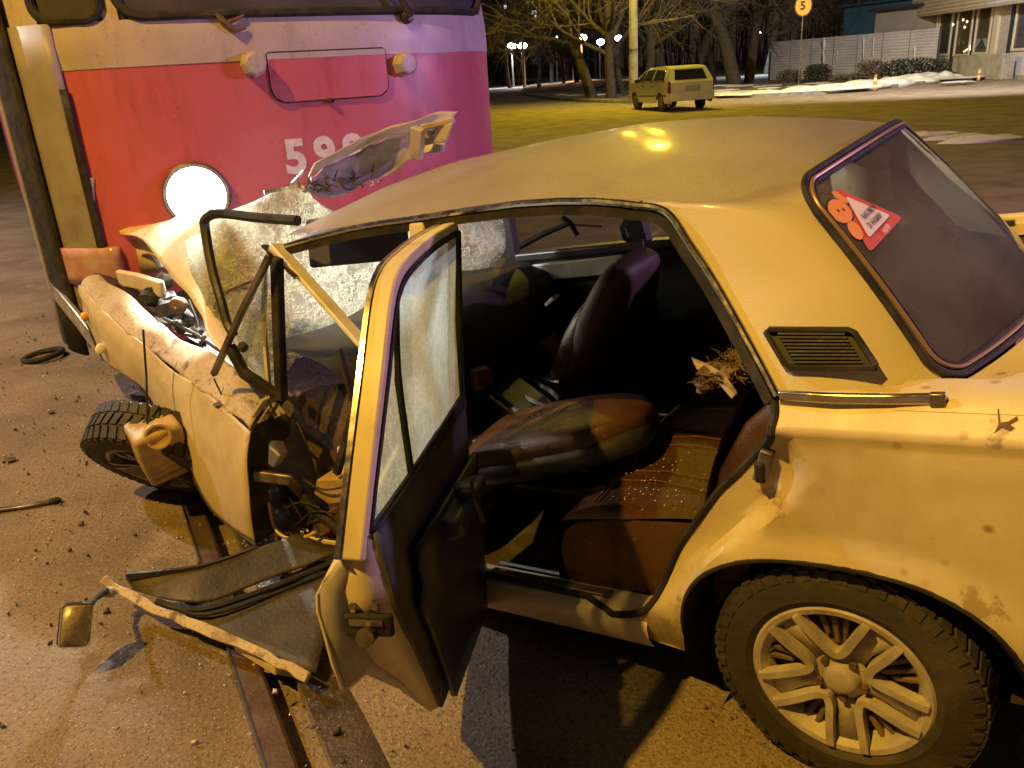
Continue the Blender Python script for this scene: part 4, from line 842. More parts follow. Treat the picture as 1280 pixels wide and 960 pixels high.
# dashboard, console, steering column, mirror, sun visor
m = MB(); n_ = 9
m.grid([[(x + .05 * nz((y * 2, z * 3, 7)), y, z + .04 * nz((y * 3, x * 2, 2))) for y in [-.70 + 1.30 * j / 12 for j in range(13)]] for x, z in ((1.66, .30), (1.56, .48), (1.50, .62), (1.44, .72), (1.45, .86), (1.55, .93), (1.85, .98))]); dash = m.build('dashboard', M['interior'], car, sub=1)
m = MB(); m.box((1.309,-0.35,0.844), (.05, .05, .012), Matrix.Rotation(.6, 3, 'Y')); m.box((1.58,-0.25,0.833), (.04, .05, .02), Matrix.Rotation(.4, 3, 'Z')); m.build('dash_label', M['white'], dash)
cn = MB(); a_, b_ = V((1.669,-0.208,0.6)), V((1.061,0.168,0.5)); d3 = (b_ - a_).normalized(); s3 = V((-d3.y, d3.x, 0)).normalized()
cn.bar([a_ - d3 * .1, b_ + d3 * .05], s3, .15, .16); cs_ = cn.build('centre_console', M['vinyl'], car, bevel=.02)
m = MB(); m.bar([V((1.206,0.269,0.69)), V((1.022,0.336,0.62))], s3, .008, .008); m.build('console_trim', M['chrome'], cs_)
def loose(o, *a, **k): o.matrix_world = car.matrix_world.copy(); return tag(o, *a, **k)
bxm = MB(); bxm.bar([V((1.382,0.146,0.69)), V((1.343,0.071,0.69))], V((0, .3, 1)), .075, .07)
loose(bxm.build('amber_box', mat('amber_brown_box', (.11, .035, .014), .3, c2=(.05, .018, .008), scale=16), None, bevel=.018), 'amber brown box lying on the front of the centre console', 'box')
m = MB()
for pl in ([(1.366,-0.149,0.6),(1.144,0.0,0.6),(1.068,0.069,0.6)], [(1.533,-0.308,0.6),(1.348,-0.15,0.6),(1.167,-0.094,0.6)], [(1.416,-0.283,0.6),(1.339,-0.313,0.6),(1.371,-0.429,0.6)], [(1.311,0.014,0.6),(1.049,0.153,0.6)]): m.tube(pl, .010, 5)
m.build('gear_linkage', M['dullmetal'], car)
m = MB(); m.bar([(1.542,-0.3,0.539),(1.242,-0.25,0.696)], V((0, 0, 1)), .10, .02); m.build('torn_console_panel', M['brown'], car)
m = MB()
for k, q in enumerate(((1.315,-0.2,0.555),(1.296,-0.2,0.572),(1.281,-0.2,0.589),(1.267,-0.2,0.606),(1.252,-0.2,0.622),(1.238,-0.2,0.639))): m.tube([V(q) + V((.012, 0, -.01)), V(q), V(q) + V((-.02, 0, .008)), V(q) + V((-.035, 0, -.004))], .007, 5)
m.build('coiled_cord', mat('tan_cord', (.36, .22, .10), .7), car)
m = MB(); m.tube([(1.519,-0.5,1.037),(1.39,-0.5,1.08),(1.263,-0.5,1.11)], [.014, .012, .010], 6); m.tube([(1.291,-0.5,1.135),(1.259,-0.5,1.11),(1.236,-0.5,1.06)], .010, 6); m.tube([(1.25,-0.5,1.103),(1.124,-0.5,1.085)], .004, 5); m.build('far_wiper_stalk', M['rubber'], car)
m = MB(); m.bar([(1.04,-0.6,1.109),(1.091,-0.6,1.054),(1.084,-0.6,1.012),(1.052,-0.6,0.994)], V((1, 0, 0)), .022, .008); m.build('seat_belt', M['rubber'], car)
m = MB(); m.bar([(1.033,-0.6,1.002),(1.033,-0.6,0.874),(0.977,-0.6,0.507)], V((1, 0, 0)), .045, .012); m.build('belt_strap', M['interior'], car)
vs_ = MB(); vs_.bar([(1.711,0.42,1.279),(1.369,0.3,1.258)], V((-.4, .1, -1)), .16, .02); vs_.build('sun_visor', mat('navy_sun_visor', (.06, .06, .12), .7), car, bevel=.01)
# ---------------------------------------------------------------- open rear door
dr = empty('rear_door', (0, 0, 0)); dr.parent = car; dr['label'] = 'open rear door seen edge on, its glass crazed white'
OUT = V((.877, .48, 0)); AL = V((-.48, .877, 0))
fr_out = [(0.59,1.453,0.883), (0.592,1.386,1.003), (0.609,1.288,1.144), (0.645,1.186,1.256), (0.665,1.127,1.299), (0.715,1.026,1.313), (0.832,0.812,1.313), (0.941,0.593,1.305)]
fr_out = smooth(fr_out, 4); k_ = len(fr_out)
sides = []
for i in range(k_):
    t = (fr_out[min(i + 1, k_ - 1)] - fr_out[max(0, i - 1)]).normalized(); sides.append((OUT - t * OUT.dot(t)).normalized())
m = MB(); m.bar(fr_out, sides, .042, .024); wf = m.build('window_frame', M['jamb'], dr, bevel=.005)
m = MB(); m.bar([p + sides[i] * .023 for i, p in enumerate(fr_out)], sides, .010, .034); m.build('frame_trim', M['chrome'], wf)
inn = []
for i in range(k_):
    t = (fr_out[min(i + 1, k_ - 1)] - fr_out[max(0, i - 1)]).normalized(); nn = t.cross(sides[i]); c_ = V((0.815,0.96,1.037)); 
    nn = nn if nn.dot(c_ - fr_out[i]) > 0 else -nn; inn.append(fr_out[i] + nn * .017 - sides[i] * .012)
m = MB(); m.bar(inn, sides, .022, .012); m.build('glass_channel', M['rubber'], wf)
hf = [(0.941,0.581,1.293), (0.973,0.616,1.059), (0.998,0.646,0.856)]
m = MB(); m.bar(hf, OUT, .034, .024); m.build('front_upright', M['rubber'], wf, bevel=.004)
dv = [(0.689,1.109,1.255), (0.703,1.142,1.102), (0.713,1.166,0.88)]
m = MB(); m.bar(smooth(dv, 4), OUT, .024, .018); m.build('divider_bar', M['rubber'], wf, bevel=.003)
bf, br = V((1.001,0.637,0.848)), V((0.584,1.415,0.913))
g1 = [inn[-1], inn[-8], inn[-14], V(dv[0]), V(dv[1]), V(dv[2]) + V((0, 0, -.015)), bf.lerp(V(dv[2]), .5) + V((0, 0, -.02)), bf + V((0, 0, -.02)), V(hf[1])]
m = MB(); m.v = [tuple(p) for p in g1]; m.f = [tuple(range(len(g1)))]; m.build('main_glass', M['frosted'], wf, ang=0)
g2 = [V(dv[0]), inn[-19], inn[-24], inn[4], inn[1], br + V((0, 0, -.02)), V(dv[2]) + V((0, 0, -.015)), V(dv[1])]
g2 = [V(dv[0]), inn[10], inn[6], inn[3], inn[0], br + V((0, 0, -.01)), V(dv[2]) + V((0, 0, -.015)), V(dv[1])]
m = MB(); m.v = [tuple(p) for p in g2]; m.f = [tuple(range(len(g2)))]; m.build('quarter_glass', M['frosted'], wf, ang=0)
# belt rail, inner panel with card, edge face, outer skin
m = MB(); m.bar([bf + V((0, 0, -.012)), bf.lerp(br, .5) + V((0, 0, -.012)), br + V((0, 0, -.012))], V((0, 0, 1)), .035, .03); m.build('belt_seal', M['rubber'], dr, bevel=.004)
ARC = [(.93, .80), (.925, .72), (.90, .665), (.83, .62), (.74, .555), (.66, .47), (.60, .39), (.56, .33), (.50, .29)]
edge_in = [(0.577,1.437,0.888), (0.575,1.404,0.872), (0.582,1.399,0.794), (0.608,1.38,0.707), (0.668,1.313,0.589), (0.723,1.256,0.462), (0.797,1.182,0.289)]
edge_in = [(0.57,1.418,0.916), (0.559,1.422,0.87), (0.563,1.417,0.801), (0.584,1.4,0.726), (0.651,1.33,0.6), (0.722,1.257,0.452), (0.794,1.183,0.286)]
edge_mid = [(0.583,1.435,0.913), (0.593,1.453,0.883), (0.615,1.468,0.824), (0.628,1.464,0.726), (0.686,1.4,0.604), (0.762,1.292,0.457), (0.824,1.185,0.264)]
edge_out = [(0.595,1.444,0.899), (0.623,1.465,0.877), (0.656,1.501,0.829), (0.669,1.501,0.75), (0.668,1.5,0.617), (0.757,1.38,0.542), (0.859,1.225,0.35)]
m = MB(); m.grid([edge_in, edge_mid]); m.build('edge_face', M['jamb'], dr, ang=60, solid=.012)
m = MB(); m.grid([edge_mid, edge_out]); m.build('edge_return', M['greypaint'], dr, ang=60, solid=.008)
lk = V((0.602,1.451,0.751)); zu = V((.05, .03, 1)).normalized(); ou = (OUT + V((0, 0, .15))).normalized(); fc = (AL + V((0, 0, .25))).normalized()
m = MB(); m.bar([lk - ou * .050 + fc * .008, lk + ou * .040 + fc * .008], zu, .046, .014); lo_ = m.build('door_latch', M['rubber'], dr, bevel=.006)
m = MB(); m.tube([lk - zu * .018 + fc * .0, lk - zu * .018 + fc * .034], .017, 10); m.bar([lk - ou * .034 + zu * .008 + fc * .012, lk + ou * .026 + zu * .008 + fc * .012], zu, .012, .012); m.build('latch_rotor', M['dullmetal'], lo_)
for q_ in (-.022, .018):
    m = MB(); p = lk + ou * (q_ - .005) + zu * .038; m.tube([p, p + fc * .012], .0065, 8); m.build('latch_screw', M['dullmetal'], lo_)
hin = [(1.002,0.631,0.84), (0.989,0.645,0.69), (1.002,0.671,0.498), (1.024,0.749,0.219)]
ei = smooth(edge_in, 2); hi_ = smooth(hin, 4)[:len(ei)]
hi_ = [V(hin[0]).lerp(V(hin[1]), 0)] and [V(hin[0]) + (V(hin[-1]) - V(hin[0])) * (i / (len(ei) - 1)) for i in range(len(ei))]
m = MB(); m.grid([[a.lerp(b, t) for t in (0, .12, .3, .5, .7, .88, 1)] for a, b in zip(ei, hi_)]); m.build('inner_panel', M['innerdark'], dr, ang=25, solid=.01)
def cardpt(i, t): a, b = ei[i], hi_[i]; return a.lerp(b, t) - OUT * .022
m = MB(); m.grid([[cardpt(i, t) for t in (.085 + .05 * (i < 6), .3, .5, .7, .9, .985)] for i in range(3, len(ei))]); m.build('door_card', M['vinyl'], dr, ang=25, solid=.014)
m = MB(); m.bar([cardpt(4, .35) - OUT * .03, cardpt(4, .8) - OUT * .03], V((0, 0, 1)), .05, .06); m.build('armrest', M['vinyl'], dr, bevel=.015)
eo = smooth(edge_out, 2)
oo = [V(q) for q in ((1.083,0.665,0.861), (1.115,0.686,0.824), (1.125,0.698,0.764), (1.124,0.707,0.664), (1.123,0.715,0.564), (1.113,0.719,0.462), (1.101,0.732,0.261))]; oo = smooth(oo, 2)
m = MB(); m.grid([[a.lerp(b, t) + OUT * .012 * math.sin(PI * t) for t in (0, .2, .4, .6, .8, 1)] for a, b in zip(eo, oo)]); m.build('outer_skin', M['paint'], dr, ang=50, solid=.006)
m = MB(); hd = V(cardpt(3, .55)) - OUT * .02; m.tube([hd, hd - OUT * .04], .02, 10); m.tube([hd - OUT * .035, hd - OUT * .045 + V((0, 0, -.09))], .008, 6); m.build('window_winder', M['dark'], dr)
for p in ((1.069,0.644,0.757), (1.081,0.687,0.377)):
    m = MB(); p = V(p); m.tube([p - V((0, 0, .03)), p + V((0, 0, .03))], .012, 8); m.build('hinge', M['dullmetal'], dr)

# ---------------------------------------------------------------- crushed front of the sedan
def dent(p, a=.012, s=6): return V(p) + V((nz(p, s), nz(V(p) + V((9, 0, 0)), s), nz(V(p) + V((0, 9, 0)), s))) * a
def sheet(rows, name, mt, parent, sub=2, dents=.010, ds=7, th=.004, **kw):
    k = 4; out = []
    R_ = [smooth(r_, k) for r_ in rows]; cols = list(zip(*R_)); C_ = [smooth(c_, k) for c_ in cols]
    rr = list(zip(*C_)); m = MB(); m.grid([[dent(p, dents, ds) for p in r_] for r_ in rr]); return m.build(name, mt, parent, ang=0, solid=th, **kw)
yC = [.46, .52, .58, .64, .70, .74, .77]
TF = [(3.267,0.34,1.244),(2.987,0.4,1.163),(2.76,0.45,1.068),(2.461,0.52,0.984),(2.182,0.58,0.943),(1.98,0.63,0.87),(1.841,0.67,0.784)]
CF = [(3.229,0.46,1.219),(2.928,0.52,1.08),(2.64,0.58,0.982),(2.37,0.64,0.897),(2.147,0.7,0.853),(1.962,0.74,0.793),(1.826,0.77,0.746)]
HF = [(3.193,0.49,1.15),(2.968,0.55,0.998),(2.657,0.61,0.912),(2.428,0.67,0.8),(2.202,0.74,0.734),(2.026,0.79,0.63),(1.843,0.83,0.556)]
BF = [(3.274,0.46,1.046),(3.125,0.52,0.896),(2.794,0.58,0.811),(2.604,0.64,0.656),(2.375,0.72,0.559),(2.164,0.8,0.42),(1.848,0.87,0.371)]
fen = sheet([TF, [ (V(a) * .5 + V(b) * .5) + V((0, .0, .012)) for a, b in zip(TF, CF)], CF], 'front_fender', M['mud'], car, dents=.016, ds=11)
fen['label'] = 'crumpled front fender with a muddy top'
sheet([CF, [V(a) * .5 + V(b) * .5 + V((0, .008, 0)) for a, b in zip(CF, HF)], HF, [V(a) * .5 + V(b) * .5 + V((0, .004, 0)) for a, b in zip(HF, BF)], BF], 'fender_side', M['streaky'], fen, dents=.011, ds=5)
re_ = smooth([(1.853,0.66,0.785),(1.837,0.765,0.738),(1.87,0.79,0.644),(1.897,0.82,0.515),(1.906,0.83,0.433),(1.851,0.87,0.365)], 3)
m = MB(); m.tube([p + V((-.004, .0, 0)) for p in re_], .008, 6); m.grid([[p + V((-.0, -d, 0)) for p in re_] for d in (.004, .05, .10)]); m.build('fender_flange', M['grime'], fen)
m = MB(); m.tube(smooth(BF, 3), .005, 5); m.build('arch_edge', M['dark'], fen)
m = MB(); p = V((0.945,0.7,1.857)); sp_ = V((2.025,0.7,0.812)); m.lathe([(.0001, .022), (.012, .02), (.03, .006), (.042, .0)], 16, Matrix.Translation(sp_) @ Matrix.Rotation(PI / 2, 4, 'X')); m.tube([sp_, sp_ + V((.004, .01, .09))], .003, 5); m.build('aerial_base', M['grime'], fen)
# front bumper end, lamp bits
m = MB(); m.bar([(3.82,0.3,1.191),(3.461,0.4,1.039),(3.199,0.47,0.9)], V((0, -.2, 1)), .075, .03); m.build('front_bumper', mat('scraped_bumper', (.45, .42, .38), .35, .5, c2=(.25, .22, .18), scale=12), car, bevel=.01)
m = MB(); m.ball((3.19,0.5,1.087), (.02, .02, .022)); m.build('side_lamp', M['amber'], car)
m = MB(); q = V((3.023,0.56,0.958)); m.lathe([(.0001, .03), (.012, .024), (.022, .012), (.026, 0)], 16, Matrix.Translation(q) @ Matrix.Rotation(1.0, 4, 'Z') @ Matrix.Rotation(.9, 4, 'X')); m.build('turn_lamp', M['white'], car)
m = MB(); m.bar([(3.086,0.5,0.967),(3.054,0.52,0.9)], V((0, 0, 1)), .03, .03); m.build('lamp_bracket', M['dark'], car)
# engine bay
m = MB()
m.grid([[dent(p, .03, 9) for p in r_] for r_ in (smooth([(3.363,0.3,1.254),(2.982,0.34,1.072),(2.626,0.4,0.941),(2.283,0.46,0.861),(2.04,0.52,0.745)], 3), smooth([(3.777,0.05,1.247),(3.308,0.1,1.071),(2.958,0.15,0.956),(2.578,0.25,0.836),(2.183,0.4,0.757)], 3), smooth([(3.601,0.0,1.347),(3.25,0.02,1.206),(3.046,0.05,1.006),(2.752,0.15,0.877),(2.341,0.3,0.854)], 3))]); m.build('engine_bay', M['grime'], car, ang=0)
m = MB(); rd = random.Random(5)
for k, (q, s_) in enumerate((((2.937,0.28,1.137),.035), ((2.821,0.3,1.087),.04), ((2.691,0.34,1.017),.035), ((2.69,0.38,0.995),.03), ((2.813,0.33,1.064),.05), ((2.546,0.4,0.972),.025), ((2.945,0.32,1.112),.04), ((2.459,0.44,0.943),.016), ((2.958,0.22,1.165),.035), ((2.832,0.26,1.047),.035))):
    m = MB(); m.ball(q, s_, 9, 6, .5, k); eng = m.build('engine_fitting', M['grime'], car, ang=40)
m = MB(); q = V((2.652,0.38,1.084)); m.lathe([(.008, .02), (.02, .018), (.032, .012), (.036, -.01), (.03, -.03)], 20, Matrix.Translation(q) @ Matrix.Rotation(.5, 4, 'Z')); m.build('strut_top', M['rust'], eng)
m = MB(); m.ball((2.393,0.47,0.976), .010); m.build('oil_cap', M['dullmetal'], eng)
m = MB(); m.bar([(3.24,0.26,1.202),(3.049,0.28,1.179),(2.853,0.3,1.139)], V((0, 0, 1)), .075, .03); m.build('lamp_panel', M['jamb'], car, bevel=.008)
m = MB(); m.tube([(2.936,0.36,1.04),(2.828,0.38,1.008),(2.709,0.42,0.949),(2.596,0.42,0.93)], .006, 5); m.tube([(2.641,0.33,1.093),(2.582,0.36,1.014),(2.535,0.4,0.951)], .005, 5); m.tube([(2.748,0.4,1.038),(2.49,0.44,0.977),(2.187,0.5,0.886)], .008, 5); m.build('engine_cables', M['rubber'], eng)
# bonnet thrown up against the tram
L0 = [(3.193,0.22,1.391),(2.949,0.26,1.362),(2.768,0.32,1.252),(2.533,0.4,1.14),(2.378,0.46,1.061),(2.275,0.52,0.995),(2.061,0.58,0.886)]
U0 = [(3.391,0.1,1.4),(3.004,0.1,1.41),(2.802,0.1,1.423),(2.585,0.12,1.423),(2.491,0.14,1.29),(2.434,0.2,1.099),(2.204,0.36,0.875)]
bon = sheet([L0, [V(a) * .55 + V(b) * .45 + V((0, 0, .015)) for a, b in zip(L0, U0)], U0], 'bonnet', M['paint'], car, dents=.010); bon['label'] = 'crumpled bonnet folded up against the tram'
m = MB(); m.grid([[V(p) for p in [(3.36,0.12,1.383),(3.378,0.12,1.287),(3.423,0.12,1.182)]], [V(p) for p in [(3.197,0.16,1.363),(3.223,0.16,1.278),(3.235,0.16,1.19)]], [V(p) for p in [(3.028,0.18,1.321),(3.019,0.18,1.247),(3.03,0.18,1.196)]]]); m.build('bonnet_lip', M['jamb'], bon, solid=.004)
m = MB(); m.tube(smooth([(3.297,0.13,1.229),(3.187,0.15,1.273),(3.015,0.2,1.266),(2.914,0.24,1.219)], 4), .011, 6); m.build('headlamp_shell', M['dark'], car)
# folded rear end of the bonnet leaning over the roof edge
cb = [(1.955,0.18,1.441),(1.963,0.1,1.401),(1.929,0.0,1.39),(1.843,-0.1,1.418),(1.751,-0.2,1.457),(1.64,-0.28,1.475)]
cm = [(1.955,0.14,1.487),(1.913,0.04,1.51),(1.847,-0.06,1.542),(1.764,-0.16,1.563),(1.691,-0.26,1.575),(1.609,-0.34,1.568)]
ct = [(1.928,0.12,1.521),(1.836,0.0,1.572),(1.783,-0.1,1.592),(1.703,-0.2,1.608),(1.642,-0.3,1.619),(1.598,-0.38,1.604)]
cr_ = sheet([ct, cm], 'bonnet_fold', M['frost'], bon, dents=.012, ds=9)
sheet([cm, [V(a) * .5 + V(b) * .5 + V((0, -.02, 0)) for a, b in zip(cm, cb)], cb], 'bonnet_underside', M['violet'], bon, dents=.022, ds=14)
m = MB(); m.bar([(1.644,-0.18,1.572),(1.674,-0.19,1.516),(1.705,-0.2,1.469)], V((1, 0, 0)), .05, .03); m.bar([(1.645,-0.2,1.572),(1.531,-0.26,1.573)], V((0, 0, 1)), .02, .03); m.prism([(1.671,-0.23,1.558),(1.517,-0.23,1.566),(1.571,-0.23,1.502),(1.679,-0.23,1.506)], (0, -.01, 0)); m.build('bonnet_hinge', M['violet'], bon, bevel=.004)
m = MB(); m.tube([(1.615,-0.222,1.545),(1.614,-0.222,1.542)], .008, 8); m.build('hinge_bolt', M['black'], bon)
rd = random.Random(11); m = MB()
for k in range(46):
    t = rd.random(); q = V(cb[0]).lerp(V(cb[3]), t) if t < .5 else V(cb[1]).lerp(V(cb[3]), t); q = dent(q + V((rd.uniform(-.03, .03), rd.uniform(-.02, .02), rd.uniform(-.02, .03))), .0); a = V((rd.uniform(-1, 1), rd.uniform(-1, 1), rd.uniform(-.2, 1))).normalized()
    m.tube([q, q + a * rd.uniform(.02, .055)], [.004, .001], 4)
tag(m.build('torn_insulation', M['fluff'], bon), kind='stuff')
# shattered windscreen
W0 = [(2.424,0.4,1.336),(2.418,0.42,1.214),(2.384,0.44,1.084),(2.305,0.48,0.966),(2.098,0.54,0.889),(1.866,0.6,0.814)]
W1 = [(2.466,0.2,1.394),(2.388,0.26,1.278),(2.294,0.32,1.158),(2.199,0.38,1.044),(2.07,0.44,0.951),(1.898,0.5,0.865)]
W2 = [(2.339,0.1,1.426),(2.23,0.18,1.311),(2.162,0.22,1.188),(2.118,0.26,1.069),(2.052,0.3,0.968),(1.944,0.36,0.876)]
W3 = [(2.05,0.1,1.456),(2.01,0.12,1.34),(2.005,0.12,1.216),(2.008,0.14,1.094),(2.006,0.16,0.987),(1.963,0.2,0.869)]
W4 = [(1.929,0.06,1.344),(1.885,0.04,1.28),(1.897,0.0,1.172),(1.934,0.0,1.069),(1.948,0.02,0.976),(1.962,0.05,0.852)]
W6 = [(1.766,-0.4,1.258),(1.75,-0.42,1.186),(1.714,-0.42,1.115),(1.708,-0.42,1.057),(1.772,-0.4,1.004),(1.88,-0.4,0.94)]
W7 = [(1.66,-0.58,1.202),(1.649,-0.58,1.143),(1.647,-0.58,1.084),(1.66,-0.58,1.029),(1.693,-0.58,0.982),(1.733,-0.56,0.943)]
W5 = [(1.708,-0.05,1.299),(1.732,-0.1,1.236),(1.777,-0.15,1.166),(1.85,-0.15,1.074),(1.925,-0.12,0.968),(1.99,-0.1,0.856)]
ws = sheet([W0, W1, W2, W3, W4, W5, W6, W7], 'windscreen', M['crazed'], car, dents=.020, ds=9, th=.005); ws['label'] = 'shattered windscreen sagging in crazed folds'
m = MB(); m.tube(smooth([(2.188,0.16,1.458),(2.165,0.12,1.455),(2.152,0.06,1.461),(2.094,0.02,1.503)], 4), .007, 5); m.tube(smooth([(2.046,0.1,1.443),(2.095,0.06,1.367),(2.136,0.02,1.283)], 4), .006, 5); m.tube(smooth([(2.317,0.44,1.072),(2.332,0.4,1.112),(2.284,0.36,1.13),(2.15,0.3,1.158)], 4), .007, 6); m.build('screen_edge', M['chrome'], ws)
# hanging gasket, quarter-light frame, pillar trim
m = MB(); m.tube(smooth([(1.551,0.57,1.374),(1.754,0.56,1.401),(1.936,0.56,1.432),(2.004,0.57,1.422),(2.011,0.58,1.381),(1.978,0.62,1.265),(1.925,0.66,1.155),(1.9,0.68,1.089),(1.869,0.69,1.053)], 5), .0165, 8); m.build('loose_gasket', M['dark'], car)
m = MB(); m.bar([(1.554,0.7,1.302),(1.747,0.72,1.136),(1.974,0.74,0.929)], V((0, 1, 0)), .02, .020); qf = m.build('quarter_light_frame', M['dullmetal'], car, bevel=.004)
m = MB(); m.bar([(1.581,0.66,1.284),(1.646,0.67,1.091),(1.708,0.7,0.831)], V((1, 0, 0)), .036, .03); m.bar([(1.865,0.72,1.025),(1.833,0.72,0.93),(1.707,0.7,0.834)], V((0, 0, 1)), .036, .03); m.build('door_frame_piece', M['rubber'], qf, bevel=.006)
m = MB(); m.bar([(1.623,0.68,1.272),(1.707,0.68,1.096),(1.764,0.69,0.881)], V((1, 0, 0)), .014, .012); m.build('quarter_light_post', M['jamb'], qf)
m = MB(); m.v = [(1.587,0.69,1.272),(1.782,0.69,0.886),(1.875,0.69,0.969),(1.855,0.69,1.047)]; m.f = [(0, 1, 2, 3)]; m.build('quarter_light_glass', M['crazed'], qf, ang=0)
m = MB(); m.tube([(1.79,0.73,1.028),(1.774,0.73,1.017)], .016, 8); m.build('quarter_light_catch', M['dark'], qf)
m = MB(); m.bar([(1.648,0.6,1.314),(1.478,0.64,1.179),(1.257,0.7,1.016)], V((0, 1, .2)), .045, .016); ap_ = m.build('a_pillar_trim', mat('bare_pillar_metal', (.74, .70, .62), .35, 0, c2=(.6, .54, .44), scale=9), car, bevel=.004)
m = MB(); m.bar([V(p) + V((0, .014, .006)) for p in [(1.665,0.6,1.31),(1.514,0.63,1.207)]], V((0, 1, .2)), .05, .008); m.build('pillar_strip', M['chrome'], ap_)
# inside the torn door aperture
m = MB(); m.grid([[dent(p, .05, 5) for p in r_] for r_ in (smooth([(2.101,0.5,0.718),(1.849,0.5,0.775),(1.628,0.5,0.811),(1.464,0.5,0.843)], 4), smooth([(2.121,0.56,0.562),(1.905,0.56,0.579),(1.686,0.56,0.596),(1.487,0.56,0.612)], 4), smooth([(2.287,0.54,0.292),(2.052,0.54,0.287),(1.814,0.54,0.319),(1.597,0.54,0.348)], 4), smooth([(2.298,0.6,0.104),(2.058,0.6,0.109),(1.821,0.6,0.134),(1.593,0.6,0.191)], 4))]); m.build('firewall', mat('torn_brown_lining', (.05, .032, .022), .9, c2=(.11, .07, .045), scale=7, bump=.8, bs=30), car, ang=0)
def junk(pts, y, d, name, mt, bev=.006): m = MB(); m.prism(pts, (0, -d, 0)); return m.build(name, mt, car, bevel=bev)
junk([(1.655,0.7,0.547),(1.465,0.7,0.575),(1.432,0.7,0.565),(1.464,0.7,0.496),(1.624,0.7,0.455),(1.69,0.7,0.489)], 0, .10, 'heater_box', M['tanplastic'])
junk([(1.958,0.66,0.634),(1.884,0.66,0.657),(1.867,0.66,0.597),(1.926,0.66,0.545),(1.977,0.66,0.572)], 0, .04, 'torn_bracket', M['jamb'])
junk([(1.585,0.64,0.641),(1.472,0.64,0.692),(1.451,0.64,0.595),(1.511,0.64,0.532),(1.599,0.64,0.552)], 0, .05, 'torn_lining', M['jamb'])
junk([(1.789,0.66,0.355),(1.696,0.66,0.4),(1.679,0.66,0.339),(1.771,0.66,0.261),(1.826,0.66,0.285)], 0, .05, 'rusty_plate', M['rust'])
junk([(1.673,0.66,0.356),(1.523,0.66,0.423),(1.568,0.66,0.263),(1.644,0.66,0.218)], 0, .03, 'floor_flap', M['jamb'])
m = MB(); m.bar([(1.864,0.78,0.583),(1.738,0.74,0.558),(1.758,0.68,0.449)], V((0, 0, 1)), .04, .02); m.build('bent_strut', M['dullmetal'], car, bevel=.005)
m = MB(); m.tube([(1.763,0.7,0.511),(1.706,0.7,0.42),(1.613,0.72,0.398),(1.5,0.74,0.337)], .018, 7); m.build('black_pipe', M['rubber'], car)
m = MB(); m.bar([(1.437,0.66,0.772),(1.495,0.68,0.667),(1.54,0.7,0.582)], V((1, 0, 0)), .022, .02); m.build('pedal_lever', M['rubber'], car)
m = MB(); m.bar([(1.486,0.6,0.972),(1.464,0.62,0.808)], V((0, 1, 0)), .02, .012); m.build('wiper_arm', M['dark'], car, bevel=.002)
m = MB(); m.tube(smooth([(1.864,0.76,0.469),(1.865,0.77,0.399),(1.827,0.78,0.36),(1.751,0.77,0.347),(1.682,0.74,0.369)], 5), .0055, 6); m.build('tan_hose', M['wire'], car)
m = MB(); rd = random.Random(9)
for pl in ([(1.799,0.72,0.371),(1.691,0.72,0.433),(1.576,0.72,0.442)], [(1.736,0.72,0.34),(1.616,0.72,0.337),(1.494,0.72,0.377)], [(1.866,0.72,0.534),(1.804,0.72,0.48),(1.765,0.72,0.392)], [(1.69,0.72,0.553),(1.601,0.72,0.527),(1.457,0.72,0.561)], [(1.72,0.72,0.33),(1.593,0.72,0.294),(1.492,0.72,0.312)], [(1.878,0.72,0.408),(1.748,0.72,0.462),(1.65,0.72,0.453)], [(1.45,0.72,0.578),(1.482,0.72,0.432),(1.552,0.72,0.301)]): m.tube(smooth(pl, 4), .0035, 5)
m.build('torn_wiring', M['rubber'], car)
for k, (q, s_) in enumerate((((1.909,0.66,0.338), .058), ((2.021,0.6,0.391), .05), ((1.899,0.62,0.685), .052))): m = MB(); m.ball(q, s_, 10, 7, .4, k + 3); m.build('crushed_fitting', M['grime'], car, ang=40)
m = MB(); m.bar([(1.829,0.74,0.266),(1.492,0.72,0.312)], V((0, 1, 0)), .08, .02); m.bar([(1.805,0.72,0.316),(1.504,0.72,0.331)], V((0, 0, 1)), .018, .012); m.build('bent_sill', M['jamb'], car, bevel=.004)
# bits round the fender's rear top corner
m = MB(); m.bar([(1.821,0.74,0.785),(1.732,0.74,0.852)], V((0, 1, 0)), .03, .008); m.bar([(1.815,0.72,0.76),(1.728,0.72,0.824),(1.714,0.72,0.783)], V((0, 1, 0)), .04, .006); m.build('torn_tab', M['jamb'], fen); 
m = MB(); m.tube([(1.842,0.7,0.811),(1.735,0.74,0.79),(1.655,0.76,0.841)], .006, 5); m.tube([(1.711,0.75,0.851),(1.691,0.75,0.796)], .005, 5); m.build('cowl_clip', M['dark'], fen)
# front wheel, torn loose and leaning
wc = V((-1.408,2.98,0.125)); 
fwm = car.matrix_world.inverted() @ (Matrix.Translation((-1.40, 2.95, .235)) @ Matrix.Rotation(math.radians(162), 4, 'Z') @ Matrix.Rotation(math.radians(-40), 4, 'X'))
make_wheel('front_wheel', car, fwm, 'spoke')
